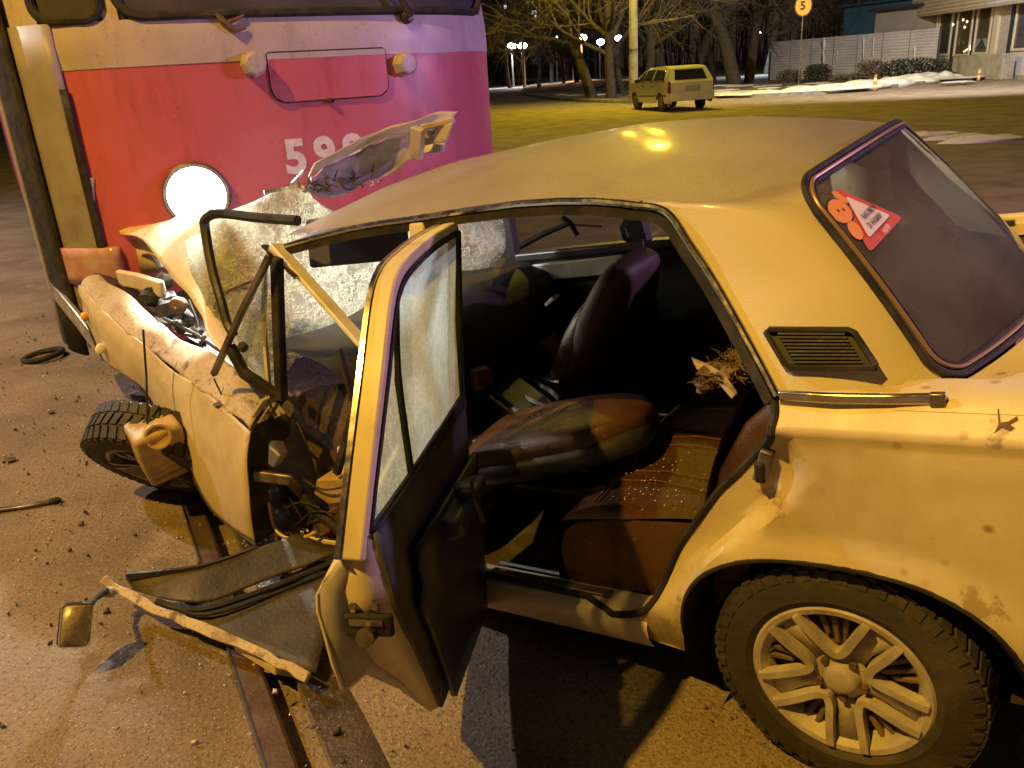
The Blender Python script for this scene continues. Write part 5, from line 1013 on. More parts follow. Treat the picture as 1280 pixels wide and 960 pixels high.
# front door, folded down onto the road
fd_ = empty('front_door', (0, 0, 0)); fd_.parent = car; fd_.matrix_parent_inverse = car.matrix_world.inverted(); fd_['label'] = 'front door folded down flat beside the rail, dark inner side up'
def wl(zz, l): return l
n1 = [(-1.284,2.207,0.1),(-1.067,2.063,0.09),(-0.823,1.923,0.08),(-0.592,1.771,0.06)]; n2 = [(-1.238,2.186,0.15),(-1.023,2.212,0.14),(-0.883,2.337,0.12),(-0.849,2.456,0.1)]
mid = [(-1.173,2.179,0.09),(-0.994,2.094,0.085),(-0.823,2.186,0.08),(-0.609,2.28,0.1)]; mid2 = [(-0.993,2.066,0.1),(-0.859,2.06,0.1),(-0.747,2.194,0.09),(-0.594,2.272,0.11)]
low1 = [(-0.97,2.032,0.1),(-0.801,1.933,0.09),(-0.581,1.854,0.07)]; low2 = [(-0.944,2.047,0.11),(-0.783,2.141,0.1),(-0.584,2.279,0.09)]
def wsheet(rows, name, mt, parent, dents=.008, th=.006, ds=8): o = sheet(rows, name, mt, parent, dents=dents, th=th, ds=ds); return o
up1 = [(-1.223,2.178,0.11),(-1.003,2.094,0.1),(-0.82,2.187,0.1),(-0.602,2.321,0.11)]; up2 = [(-1.243,2.186,0.15),(-1.019,2.205,0.15),(-0.873,2.315,0.14),(-0.761,2.417,0.13)]
wsheet([up2, [V(a) * .5 + V(b) * .5 for a, b in zip(up1, up2)], up1], 'inner_panel', M['door_in'], fd_)
lo1 = [(-1.116,2.12,0.075),(-0.943,2.02,0.07),(-0.781,1.926,0.06),(-0.586,1.807,0.05)]; lo2 = [(-1.09,2.116,0.085),(-0.958,2.074,0.085),(-0.791,2.163,0.085),(-0.583,2.302,0.09)]
wsheet([lo2, [V(a) * .5 + V(b) * .5 for a, b in zip(lo1, lo2)], lo1], 'lower_panel', M['door_in'], fd_)
fl = [(-1.328,2.201,0.14),(-1.269,2.178,0.11),(-1.088,2.06,0.1),(-0.816,1.906,0.09),(-0.597,1.772,0.07)]
m = MB(); fs = [dent(p, .008, 14) for p in smooth(fl, 6)]; m.bar(fs, V((.3, .9, .9)), [.028 + .010 * nz(p, 9) for p in fs], .016); m.build('door_flange', M['mud'], fd_, bevel=.003)
m = MB(); m.tube(smooth([(-1.129,2.113,0.105),(-0.978,2.057,0.105),(-0.785,2.15,0.105),(-0.589,2.289,0.105)], 4), .010, 6); m.tube(smooth([(-1.103,2.101,0.1),(-0.953,2.038,0.1),(-0.767,2.126,0.1),(-0.58,2.258,0.1)], 4), .006, 6); m.build('panel_ridge', M['rubber'], fd_)
m = MB(); m.bar(smooth([(-1.238,2.18,0.16),(-1.018,2.207,0.155),(-0.871,2.324,0.14)], 4), V((0, 0, 1)), .02, .012); m.build('panel_rim', M['dark'], fd_)
m = MB(); m.bar([(-0.846,1.952,0.05),(-0.699,1.842,0.04)], V((0, 0, 1)), .03, .02); m.bar([(-0.752,1.885,0.03),(-0.642,1.848,0.03)], V((0, 0, 1)), .05, .015); m.build('torn_flange', M['jamb'], fd_, bevel=.004)
# wing mirror still on its arm
mc = V((-1.276,1.93,0.17)); mn = (V((0, 0, 1.5513)) - mc + V((-.1, .1, -.1))).normalized(); mxr = V((1, -.05, 0)); mxr = (mxr - mn * mxr.dot(mn)).normalized(); myr = mn.cross(mxr)
def rr(w_, h_, r_, o): 
    out = []
    for sx, sy, a in ((1, -1, -90), (1, 1, 0), (-1, 1, 90), (-1, -1, 180)):
        for k in range(6): t = math.radians(a + 18 * k); out.append(mc + mxr * (sx * (w_ - r_) + r_ * math.cos(t)) + myr * (sy * (h_ - r_) + r_ * math.sin(t)) + mn * o)
    return out
m = MB(); m.prism(rr(.040, .060, .016, -.022), mn * .022); mi = m.build('wing_mirror', M['black'], fd_, bevel=.006)
m = MB(); m.tube(rr(.038, .058, .014, .001), .0042, 6, True); m.build('mirror_rim', M['chrome'], mi)
m = MB(); m.prism(rr(.035, .055, .012, .0), mn * .002); m.build('mirror_glass', M['mirror_dusty'], mi, ang=0)
m = MB(); m.tube([mc + mxr * .03 + myr * .045 - mn * .012, V((-1.291,2.083,0.15)), V((-1.296,2.153,0.13))], [.007, .007, .012], 7); m.build('mirror_arm', M['rubber'], mi)
m = MB(); m.ball((-1.293,2.158,0.12), (.022, .018, .018)); m.build('mirror_foot', M['greypaint'], mi)

# ---------------------------------------------------------------- loose things
def bottle():
    c = V((-1.33,2.778,0.336)); root = empty('washer_bottle', (c.x, c.y, c.z), math.radians(38), 'tan plastic washer bottle hanging on a wire in front of the loose front wheel', 'bottle')
    q = Matrix.Rotation(math.radians(16), 3, 'X') @ Matrix.Rotation(math.radians(-8), 3, 'Y')
    rows = []
    for z, w_, d_ in ((-.130, .060, .05), (-.126, .076, .064), (-.05, .084, .070), (.04, .088, .074), (.094, .086, .072), (.104, .074, .062)):
        rows.append([q @ V((sx * w_, sy * d_, z)) for sx, sy in ((1, -.8), (1, .8), (.93, 1), (-.93, 1), (-1, .8), (-1, -.8), (-.93, -1), (.93, -1), (1, -.8))])
    m = MB(); m.grid(rows); m.add(rows[-1][:-1], [tuple(range(8))]); m.add(rows[0][:-1], [tuple(range(8))]); b = m.build('tank', M['tanplastic'], root, bevel=.006)
    fc_ = q @ V((-.15, -.75, .60)).normalized(); cc = q @ V((0, -.056, .082)); t = fc_.to_track_quat('Y', 'Z').to_matrix().to_4x4(); t.translation = cc
    m = MB(); m.lathe([(.0001, .010), (.034, .010), (.038, .022), (.046, .022), (.048, .0), (.048, -.02)], 28, t); m.build('filler_cap', M['tanplastic'], root)
    for zz in (-.09, -.06, -.03): m = MB(); m.bar([q @ V((.072, -.070, zz)), q @ V((-.068, -.070, zz - .01))], V((0, 0, 1)), .005, .005); m.build('rib', M['tanplastic'], root)
    top = q @ V((-.01, .01, .104)); up_ = V((-1.324,2.855,0.762)) - c; up_ = Matrix.Rotation(-math.radians(38), 3, 'Z') @ up_
    m = MB(); m.tube([top, top.lerp(up_, .5) + V((.004, 0, 0)), up_], .0042, 6); m.build('hanging_wire', M['rubber'], root)
bottle()
rc = V((-3.032,5.071,0.02)); m = MB(); pts = [rc + V((.115 * math.cos(a), .115 * math.sin(a), .012 * math.cos(a))) for a in [2 * PI * k / 28 for k in range(28)]]
m.tube(pts, .019, 8, True); tag(m.build('rubber_ring', M['rubber'], None), 'black rubber ring lying on the road in front of the tram', 'ring')
m = MB(); m.bar([(-2.201,2.935,0.012),(-2.12,2.964,0.012),(-2.016,2.984,0.012),(-1.939,3.007,0.012)], V((.1, .95, 0)), .022, .012); s_ = empty('trim_strip', (-2.137,2.987,0.0), 0, 'broken chrome trim strip lying on the road at the left edge', 'trim strip')
o = m.build('strip', M['dullmetal'], None, bevel=.003); o.parent = s_; o.matrix_parent_inverse = Matrix.Translation(s_.location).inverted()
m = MB(); m.ball((-1.922,3.012,0.012), (.03, .02, .014), 8, 5, .4, 2); o = m.build('torn_end', M['rubber'], None); o.parent = s_; o.matrix_parent_inverse = Matrix.Translation(s_.location).inverted()
for i, (p, r_, lb) in enumerate((((-2.358,3.458,0.006),.028,'small dark clod lying on the road above the trim strip'), ((-2.464,4.05,0.006),.02,'tiny dark scrap lying on the road left of the loose front wheel'), ((-1.095,2.254,0.006),.03,'dark oily scrap beside the rail behind the folded door'))):
    m = MB(); m.ball((0, 0, .004), (r_, r_ * .7, r_ * .4), 8, 5, .6, i); o = m.build('road_scrap', M['chip'], None, ang=50); o.location = p; tag(o, lb, 'scrap')
# rag and torn paper on the back seat
m = MB(); rd = random.Random(2); c0_ = V((0.277,0.42,0.873))
for k in range(10): m.ball(c0_ + V((rd.uniform(-.05, .05), rd.uniform(-.10, .12), rd.uniform(-.02, .015))), (rd.uniform(.02, .04), rd.uniform(.02, .04), rd.uniform(.010, .02)), 8, 6, .5, k)
for k in range(420):
    q = c0_ + V((rd.gauss(0, .03), rd.uniform(-.11, .14), rd.uniform(-.02, .02))); a = V((rd.gauss(0, 1), rd.gauss(0, 1), rd.gauss(.3, .6))).normalized(); m.tube([q, q + a * rd.uniform(.012, .035)], [rd.uniform(.002, .005), .0008], 3, cap=False)
loose(m.build('torn_padding', M['fluff'], None, ang=40), 'shaggy brown torn padding lying on top of the rear backrest', 'padding')
pp = [(0.352,0.428,0.871), (0.297,0.478,0.876), (0.225,0.535,0.866), (0.187,0.573,0.839), (0.206,0.561,0.82), (0.265,0.5,0.842), (0.336,0.445,0.85)]
m = MB(); m.prism([V(p) + V((.03, .03, .03)) for p in pp], (0, 0, -.004)); loose(m.build('torn_paper', M['paper'], None, ang=0), 'strip of torn pale cardboard on the rear backrest below the padding', 'cardboard')
def sprinkle(n, seed, fn, mt, s0, s1):
    rd = random.Random(seed); m = MB()
    for i in range(n):
        p = V(fn(rd)); s_ = s0 + (s1 - s0) * rd.random() ** 2.2; m.add([p + V((s_, 0, 0)), p + V((0, s_, 0)), p + V((-s_, 0, s_ * .3)), p + V((0, -s_, 0)), p + V((0, 0, s_))], [(0, 1, 4), (1, 2, 4), (2, 3, 4), (3, 0, 4)])
    return m
def on_seat(r): x = r.gauss(.56, .09); y = r.gauss(.40, .11); return (x, y, seatz(x) + .004)
o = loose(sprinkle(170, 3, on_seat, None, .0007, .0030).build('seat_glass', M['shard'], None, ang=0), kind='stuff')
def on_back(r): t = min(1, max(0, r.gauss(.42, .13))); p = o0.lerp(e0, t) + x2 * r.gauss(.02, .05) + z2 * .068; return p
loose(sprinkle(50, 4, on_back, None, .0012, .003).build('backrest_glass', M['shard'], None, ang=0), kind='stuff')

# ================================================================== BACKGROUND
# ---------------------------------------------------------------- parked estate car
def estate(name, label, cat, loc, rz, pm):
    root = empty(name, loc, rz, label, cat)
    side = [(-.90, .35), (-.93, .52), (-.88, .60), (-.86, .93), (-.74, 1.02), (-.50, 1.36), (-.42, 1.41), (.2, 1.455), (1.2, 1.43), (1.72, 1.31), (2.35, .98), (2.6, .93), (3.25, .84), (3.44, .66), (3.47, .45), (3.42, .25)]
    low = []
    for cx in (2.51, 0):
        low += [(cx + .36 * math.cos(a), .27 + .36 * math.sin(a)) for a in [PI * k / 10 for k in range(11)]]
    low = [(3.42, .22)] + [(x, max(z, .2)) for x, z in low] + [(-.84, .25)]
    def half(z): return .82 - .015 * ssm(.55, .9, z) * 0 - .19 * ssm(.90, 1.5, z) ** 1.2 - .05 * ssm(.5, .2, z)
    def pt(x, z, sg):
        y = half(z) - .16 * ssm(2.7, 3.5, x) ** 2 - .08 * ssm(-.6, -.95, x); return (x, sg * y, z)
    out = side + low
    m = MB()
    for sg in (1, -1):
        q = patch(out, [], .16, lambda x, z: pt(x, z, sg)); m.add(q.v, q.f)
    for (a, b) in zip(side, side[1:]): m.add([pt(*a, 1), pt(*b, 1), pt(*b, -1), pt(*a, -1)], [(0, 1, 2, 3)])
    bodyo = m.build('body', pm, root, ang=40, weld=.002)
    def on(poly, nm, mt, sg, o=.012): return patch(poly, [], .10, lambda x, z: tuple(V(pt(x, z, sg)) + V((0, sg * o, 0)))).build(nm, mt, root, ang=0, solid=o + .02, off=-sg)
    for sg in (1, -1):
        for poly in ([(1.62, .95), (2.17, .97), (1.66, 1.30), (1.50, 1.33)], [(.72, .94), (1.52, .95), (1.42, 1.345), (.70, 1.36)], [(-.42, .96), (.60, .94), (.58, 1.36), (-.28, 1.33)]): on(poly, 'side_window', M['wglass'], sg)
        on([(-.86, .50), (2.05, .46), (2.05, .50), (-.86, .55)], 'side_strip', M['dark'], sg, .016)
        for x in (.55, 1.5): on([(x, .80), (x + .16, .80), (x + .16, .83), (x, .83)], 'door_handle', M['dark'], sg, .03)
        mm = MB(); p = V(pt(2.02, 1.0, sg)); mm.ball((p.x, p.y + sg * .10, p.z), (.05, .10, .07), 8, 6); mm.build('side_mirror', M['dark'], root)
        mm = MB(); mm.prism([V(pt(x, z, sg)) + V((-.012, sg * .004, 0)) for x, z in ((-.87, .62), (-.70, .62), (-.74, .96), (-.85, .96))], (-.02, sg * .01, 0)); mm.build('tail_lamp', M['tail'], root)
    m = MB(); m.v = [(x, y, z) for x, y, z in ((-.772, .58, 1.0), (-.772, -.58, 1.0), (-.555, -.50, 1.33), (-.555, .50, 1.33))]; m.f = [(0, 1, 2, 3)]; m.build('rear_window', M['wglass'], root, ang=0)
    m = MB(); m.box((-.90, 0, .74), (.02, .54, .15)); m.build('number_plate', M['plate'], root, bevel=.005)
    m = MB(); m.bar([(-.70, .84, .46), (-.92, .76, .46), (-.985, 0, .46), (-.92, -.76, .46), (-.70, -.84, .46)], V((0, 0, 1)), .24, .07); m.build('rear_bumper', pm, root, bevel=.02)
    m = MB(); m.tube([(.0, 0, 1.45), (-.12, 0, 1.60)], .008, 5); m.build('aerial', M['dark'], root)
    for x, y in ((0, .68), (0, -.68), (2.51, .68), (2.51, -.68)):
        mm = MB(); mm.lathe([(.19, -.09), (.285, -.085), (.30, -.05), (.30, .05), (.285, .085), (.19, .09)], 28); wh = mm.build('wheel', M['tyre'], root, ang=30); wh.location = (x, y, .30); wh.rotation_euler = (0, 0, 0 if y > 0 else PI)
        mm = MB(); mm.lathe([(.0001, .095), (.05, .10), (.06, .09), (.17, .08), (.195, .092)], 20); mm.build('wheel_trim', M['spoke'], wh)
    return root
A_w, B_w = V((5.738,29.504,0.0)), V((5.206,32.406,0.0))
dirw = (B_w - A_w).normalized(); aw = math.atan2(dirw.y, dirw.x); lw = V((-dirw.y, dirw.x, 0))
estate('estate_car', 'silver estate car parked across the road, rear towards the viewer', 'car', A_w - lw * .76, aw, M['wagon'])
pc = V((-57.095,99.52,0.0)); pol = estate('patrol_car', 'distant car with blue lights half hidden behind the left edge of the tram', 'car', (pc.x, pc.y, 0), math.radians(140), M['wagon'])
m = MB(); m.box((1.0, 0, 1.50), (.25, 1.1, .14)); m.build('light_bar', M['lampb'], pol, bevel=.02)
for q in (-.8, 0, .8): m = MB(); m.ball((-.95, q, .8), .12); m.build('blue_flasher', M['lampb'], pol)

# ---------------------------------------------------------------- lamp post over the parked car
def lamp_heads(root, top, heads, glow, e, col, tgt_dz=8):
    for (dx, dy) in heads:
        m = MB(); p = V(top); q = p + V((dx, dy, .45)); m.tube([p, p.lerp(q, .4) + V((0, 0, .25)), q], .04, 6); m.build('lamp_arm', M['dullmetal'], root)
        m = MB(); m.ball(q, (.32, .16, .09), 10, 6); h = m.build('lamp_head', M['concrete'], root)
        m = MB(); m.ball(q - V((0, 0, .06)), (.24, .12, .06), 10, 6); m.build('lamp_glass', glow, h)
        if e: spot(V(root.location) + q - V((0, 0, .16)), V(root.location) + q - V((0, 0, 10)), e, col, .15, 165, .5)
pb = V((5.857,36.0,0.885)); pb.z = 0
lp = empty('lamp_post', (pb.x, pb.y, .1), 0, 'thick concrete lamp post standing right behind the parked estate car', 'lamp post')
m = MB(); m.tube([(0, 0, 0), (0, 0, 4), (0, 0, 9)], [.19, .17, .13], 12); m.build('post', M['concrete'], lp)
m = MB(); m.tube([(0, 0, 2.0), (0, 0, 2.08)], .19, 12); m.build('band', M['dullmetal'], lp)
lamp_heads(lp, (0, 0, 8.9), ((-1.3, -1.2), (-.1, -1.5)), M['lampo'], 3700, (1.0, .74, .035))

# ---------------------------------------------------------------- bus-stop style sign "5"
sg = V((15.083,42.493,0.13)); sroot = empty('stop_sign_post', tuple(sg), 0, 'round orange sign with a black 5 on a thin post beside the snow bank', 'sign')

m = MB(); m.tube([(0, 0, 0), (0, 0, 3.95)], .035, 8); m.build('post', M['dullmetal'], sroot)
dz = 3.60; fd3 = V((-sg.x, -sg.y, 0)).normalized(); fr3 = V((-fd3.y, fd3.x, 0)); fr3 = fr3 if fr3.x > 0 else -fr3
def sp3(x, y, o): return fr3 * x + V((0, 0, dz + y)) + fd3 * o
def disc(r_, o, th, nm, mt, par): m = MB(); m.prism([sp3(r_ * .92 * math.cos(2 * PI * k / 32), r_ * 1.12 * math.sin(2 * PI * k / 32), o) for k in range(32)], fd3 * th); return m.build(nm, mt, par, ang=30)
d0 = disc(.44, .04, .02, 'sign_border', M['signred'], sroot); disc(.385, .062, .006, 'sign_face', M['signface'], sroot)
text_mesh('5', 'sign_number', .52, M['black'], d0, lambda x, y: sp3(x - .15, y - .17, .072), bold=.03)

# ---------------------------------------------------------------- grey metal fence and what stands behind it
wA, wB = V(((17.831,55.541,0.0),(22.765,44.299,0.0))[0]), V(((17.831,55.541,0.0),(22.765,44.299,0.0))[1]); wd = (wB - wA).normalized(); wn_ = V((wd.y, -wd.x, 0)); wn_ = wn_ if wn_.dot(-wA) > 0 else -wn_
WLn = (wB - wA).length
fen_ = empty('metal_fence', tuple(wA), 0, 'long grey fence of horizontally ribbed metal sheets behind the bushes', 'fence')
def wp3(u, z, o=0): return wd * u + V((0, 0, z)) + wn_ * o
NP = 7; z0f, z1f = .12, 2.40
for k in range(NP):
    u0, u1 = WLn * k / NP + .02, WLn * (k + 1) / NP - .02; m = MB(); rows = []
    n = 30
    for j in range(n + 1): rows.append([wp3(u, z0f + (z1f - z0f) * j / n, .03 * (1 if j % 2 else 0) + .002 * k) for u in (u0, u1)])
    m.grid(rows); m.build('ribbed_panel', M['siding'], fen_, ang=20)
for k in range(NP + 1): m = MB(); m.box(wp3(WLn * k / NP, 1.25, -.05), (.08, .08, 2.4)); m.build('fence_post', M['dullmetal'], fen_)
for px0, px1, py0, py1, lens in ((1022,1034,47,82,1), (1046,1049,60,80,0), (1077,1082,45,76,0), (1090,1095,45,72,0), (1141,1146,60,80,0)):
    pass
for (a, b, wdt) in (((4.43,2.406), (4.527,0.866), .16), ((5.555,1.698), (5.579,0.919), .05), ((7.411,2.312), (7.51,1.021), .08), ((8.138,2.268), (8.166,1.162), .07), ((10.882,1.6), (10.953,0.738), .08)):
    m = MB(); q = []
    for t, f in ((0, .6), (.2, 1), (.5, .55), (.75, .9), (1, .5)): u = a[0] + (b[0] - a[0]) * t; z = a[1] + (b[1] - a[1]) * t; q.append((u, z, wdt * f))
    m.prism([wp3(u - w_, z, .045) for u, z, w_ in q] + [wp3(u + w_, z, .045) for u, z, w_ in q[::-1]], wn_ * .004); m.build('paint_mark', M['whitemark'], fen_, ang=0)
bf_ = empty('board_fence', tuple(wA), 0, 'short weathered plank fence at the left end of the metal fence', 'fence')
for k in range(7): m = MB(); u = -.18 - k * .34; m.box(wp3(u, .9 - .03 * k, -.15 - .3 * k), (.30, .05, 1.9 - .10 * k), Matrix.Rotation(math.atan2(wd.y, wd.x), 3, 'Z')); m.build('plank', M['wood'], bf_)
def block(name, label, cat, base, u0, u1, dep, z0, z1, mt, off, roof=None):
    r_ = empty(name, tuple(wA), 0, label, cat); m = MB()
    m.prism([wp3(u0, z0, off), wp3(u1, z0, off), wp3(u1, z0, off - dep), wp3(u0, z0, off - dep)], (0, 0, z1 - z0)); m.build('wall', mt, r_)
    m = MB(); m.prism([wp3(u0 - .25, z1, off + .35), wp3(u1 + .25, z1, off + .35), wp3(u1 + .25, z1, off - dep - .2), wp3(u0 - .25, z1, off - dep - .2)], (0, 0, .16)); m.build('roof', roof or M['roofing'], r_)
    return r_
sh = block('grey_shed', 'low grey rendered shed with a dark flat roof behind the fence', 'shed', None, 7.0, 16, 4, 0, 3.55, M['shed'], -1.2)
bs = block('blue_building', 'dark blue low building behind the left half of the metal fence', 'building', None, -1.5, 9.2, 6, 0, 4.35, M['blue'], -7.5, mat('blue_roof_sheet', (.04, .10, .16), .7))
# ---------------------------------------------------------------- hedges and bushes
def bush(name, label, c, d, n, mt, seed, group=None, leaf=.06, cat='bush'):
    rd = random.Random(seed); root = empty(name, c, 0, label, cat, group); m = MB(); ax, ay, az = d
    for i in range(n):
        while True:
            p = V((rd.uniform(-1, 1), rd.uniform(-1, 1), rd.uniform(0, 1)))
            if abs(p.x) ** 4 + abs(p.y) ** 4 + p.z ** 5 < 1 + .25 * nz((p.x * 3, p.y * 3, p.z * 3 + seed)): break
        p = V((p.x * ax, p.y * ay, p.z * az)); a = V((rd.gauss(0, 1), rd.gauss(0, 1), rd.gauss(0, 1))).normalized(); b = a.orthogonal().normalized(); s_ = leaf * rd.uniform(.6, 1.5)
        m.add([p + a * s_, p + b * s_ * .6, p - a * s_, p - b * s_ * .6], [(0, 1, 2, 3)])
    m.build('foliage', mt, root, ang=0)
    m = MB()
    for k in range(7): q = V((rd.uniform(-.6, .6) * ax, rd.uniform(-.6, .6) * ay, 0)); m.tube([q, q + V((rd.uniform(-.2, .2), 0, az * .7))], .02, 4)
    m.build('stems', M['bark'], root); return root
bush('round_bush', 'dark round clipped bush beside the orange sign post', (16.896,44.902,0.13), (.66, .6, .92), 1500, M['hedge'], 1)
bush('clipped_hedge', 'long dark clipped hedge behind the snow in front of the kiosk corner', (20.192,41.328,0.13), (1.75, .55, .95), 2600, M['hedge'], 2, cat='hedge')
bush('dry_bush', 'dry brown bush left of the dark round bush', (16.199,47.152,0.13), (.62, .5, .70), 800, M['dryhedge'], 3)
bush('dry_bush', 'dry brown bush left of the long dark hedge', (18.779,42.965,0.13), (.60, .5, .98), 900, M['dryhedge'], 4)
bush('dry_bush', 'low sparse dry bush between the round bush and the taller dry bush', (17.786,43.283,0.13), (.85, .5, .42), 500, M['dryhedge'], 5)
# orange marker posts
def marker(loc, label, h):
    r_ = empty('marker_post', loc, 0, label, 'marker post', 'marker posts along the kerb')
    for k in range(5): m = MB(); m.tube([(0, 0, h * k / 5), (0, 0, h * (k + 1) / 5 - .004)], .075 - .006 * k, 10); m.build('band', M['orangepost'] if k % 2 == 0 else M['white'], r_, ang=40)
    m = MB(); m.tube([(0, 0, -.02), (0, 0, .03)], .16, 10); m.build('foot', M['dark'], r_)
marker((15.5,34.849,-0.0), 'orange and white banded marker post at the kerb left of the long hedge', .62)
marker((21.553,38.072,0.0), 'orange and white banded marker post in front of the concrete block', .55)
# ---------------------------------------------------------------- kiosk
kA, kB = V(((23.347,45.442,0.0),(23.02,37.321,0.0))[0]), V(((23.347,45.442,0.0),(23.02,37.321,0.0))[1]); kd = (kB - kA).normalized(); kn = V((kd.y, -kd.x, 0)); kn = kn if kn.dot(-kA) > 0 else -kn
ki = empty('kiosk', tuple(kA), 0, 'cream shop kiosk with glazed front and ribbed metal fascia at the right edge', 'kiosk')
def kp(u, z, o=0): return kd * u + V((0, 0, z)) + kn * o
def kslab(u0, u1, z0, z1, o0, o1, nm, mt, par=ki, bev=0): m = MB(); m.prism([kp(u0, z0, o0), kp(u1, z0, o0), kp(u1, z1, o0), kp(u0, z1, o0)], kn * (o1 - o0)); return m.build(nm, mt, par, bevel=bev)
U = lambda p: p[0]
m = MB(); n = 18; fz0, fz1 = 3.08, 4.6; rows = []
m.grid([[kp(u, fz0 + (fz1 - fz0) * j / n, .55 + (.05 if j % 2 else 0)) for u in ((-2.328,3.118)[0], (5.315,3.068)[0])] for j in range(n + 1)]); m.build('fascia', M['fascia'], ki, ang=20)
m = MB(); m.grid([[kp(u, fz0 + (fz1 - fz0) * j / n, .55 + (.05 if j % 2 else 0)) for u in ((5.315,3.068)[0] + .02, 12)] for j in range(n + 1)]); m.build('grey_fascia', M['siding'], ki, ang=20)
kslab((-2.328,3.118)[0], 12, fz0 - .03, fz0 + .02, -3, .56, 'soffit', M['fascia'])
m = MB(); q = (-2.328,3.118)[0]; m.grid([[kp(q, fz0 + (fz1 - fz0) * j / n, o) for o in (.55, -4)] for j in range(n + 1)]); m.build('end_fascia', M['fascia'], ki)
kslab(-.1, 12, 0, .14, -4, .12, 'plinth', M['concrete'])
def kbar(pa, pb_, wd_, nm, mt, o=.05, par=ki): m = MB(); m.bar([kp(pa[0], pa[1], o), kp(pb_[0], pb_[1], o)], kd, wd_, .10); return m.build(nm, mt, par)
for a, b in (((-1.27,3.017), (-1.179,0.601)), ((-0.819,3.03), (-0.71,0.597)), ((-0.283,3.017), (-0.161,0.594))): kbar((a[0], 3.06), (a[0], .14), .10, 'corner_post', M['pframe'])
def window(u0, u1, z0, z1, nm='window', sill=True, mt='pane'):
    f = kslab(u0, u1, z0, z1, -.02, -.005, nm, M[mt])
    for (a, b, c_, d) in ((u0 - .05, u0 + .03, z0, z1), (u1 - .03, u1 + .05, z0, z1)): kslab(a, b, c_, d, 0, .07, 'frame', M['pframe'], f)
    kslab(u0 - .05, u1 + .05, z0 - .10, z0, 0, .08, 'sill', M['pframe'], f); return f
w1a, w1b = (-0.035,1.452)[0], (1.269,1.419)[0]; w2a, w2b = (1.852,1.404)[0], (3.284,1.367)[0]; w3a, w3b = (3.741,1.356)[0], (5.006,1.496)[0]
zb = (0.569,1.168)[1]
window(w1a, w1b, zb, 3.05); kslab(w1a - .05, w1b + .05, .15, zb - .11, -.02, .03, 'panel', M['fascia'])
dw = window(w2a, w2b, zb - .05, 3.05, 'door'); kslab(w2a, w2b, .28, zb - .16, -.02, .04, 'door_panel', M['fascia'], dw)
window(w3a, w3b, zb, 3.05); kslab(w3a - .05, w3b + .05, .15, zb - .11, -.02, .03, 'panel', M['fascia'])
for a in ((w1b + w2a) / 2 + .04, (w2b + w3a) / 2 + .02): kslab(a - .08, a + .08, .14, 3.06, -.05, .05, 'dark_jamb', M['dframe'])
kslab((5.336,1.315)[0], (5.751,1.304)[0], .15, 3.06, -.02, .10, 'cream_pillar', M['pframe'])
kslab((5.785,1.304)[0], (6.62,1.282)[0], .9, 3.06, -.02, .02, 'pale_panel', M['cream']); kslab((6.653,1.281)[0], (6.88,1.276)[0], .5, 3.06, -.02, .06, 'dark_jamb', M['dframe'])
window((7.073,1.271)[0], (8.19,1.242)[0], 1.25, 3.0, mt='tglass'); kslab((6.945,1.274)[0], 12, .15, 1.12, -.02, .02, 'panel', M['siding'])
a, b = (3.706,1.747), (5.004,1.254); ps = kslab(a[0], b[0], b[1], a[1], .0, .012, 'window_poster', M['plate'])
um = (a[0] + b[0]) / 2; m = MB(); q = [(a[0] + .05, b[1] + .02), (b[0] - .05, b[1] + .02), (um + .22, b[1] + .28), (um + .12, b[1] + .42), (um, b[1] + .50), (um - .12, b[1] + .42), (um - .22, b[1] + .28)]
m.prism([kp(u, z, .013) for u, z in q], kn * .004); m.build('poster_print', M['dframe'], ps, ang=0)
kslab(-.1, 12, 0, 3.1, -4.05, -4.0, 'back_wall', M['fascia'])
kslab(11.9, 12, .15, 4.6, -4.0, .5, 'end_wall', M['fascia']); kslab((-2.328,3.118)[0], 12, 4.58, 4.64, -4.0, .5, 'roof', M['roofing'])
for px, py in ((1203,25), (1208,27), (1205,34), (1199,53), (1204,53), (1180,52)): pass
for i, p in enumerate(((2.223,2.671), (2.639,2.576), (2.474,2.333), (2.188,1.653), (2.588,1.641), (1.052,2.512))): m = MB(); m.ball(kp(p[0], p[1], -.10), .10 if i < 3 else .07, 8, 6); m.build('shop_bulb', M['bulb'], ki)
p0, p1 = (2.711,1.199), (3.418,1.436); m = MB(); m.tube([kp(p0[0], p0[1], -.08), kp(p1[0], p1[1], -.08)], .07, 6); m.build('light_tube', M['bulb'], ki)
cb0, cb1 = (4.189,0.025), (7.886,0.831); cbk = MB(); cbk.prism([kp(cb0[0] - .1, 0, .9), kp(cb1[0] + .2, 0, .9), kp(cb1[0] + .2, 1.08, .9), kp(cb0[0] - .1, 1.08, .9)], kn * -.55); o = cbk.build('concrete_block', M['concrete'], None, bevel=.03); o.location = tuple(kA); tag(o, 'low stained concrete block wall in front of the kiosk window', 'block')
o = MB().box((0, 0, 1.0), (.14, .14, 2.0)).build('white_post', M['siding'], None); o.location = (22.345,35.883,0.0); tag(o, 'pale square post at the right edge beside the concrete block', 'post')

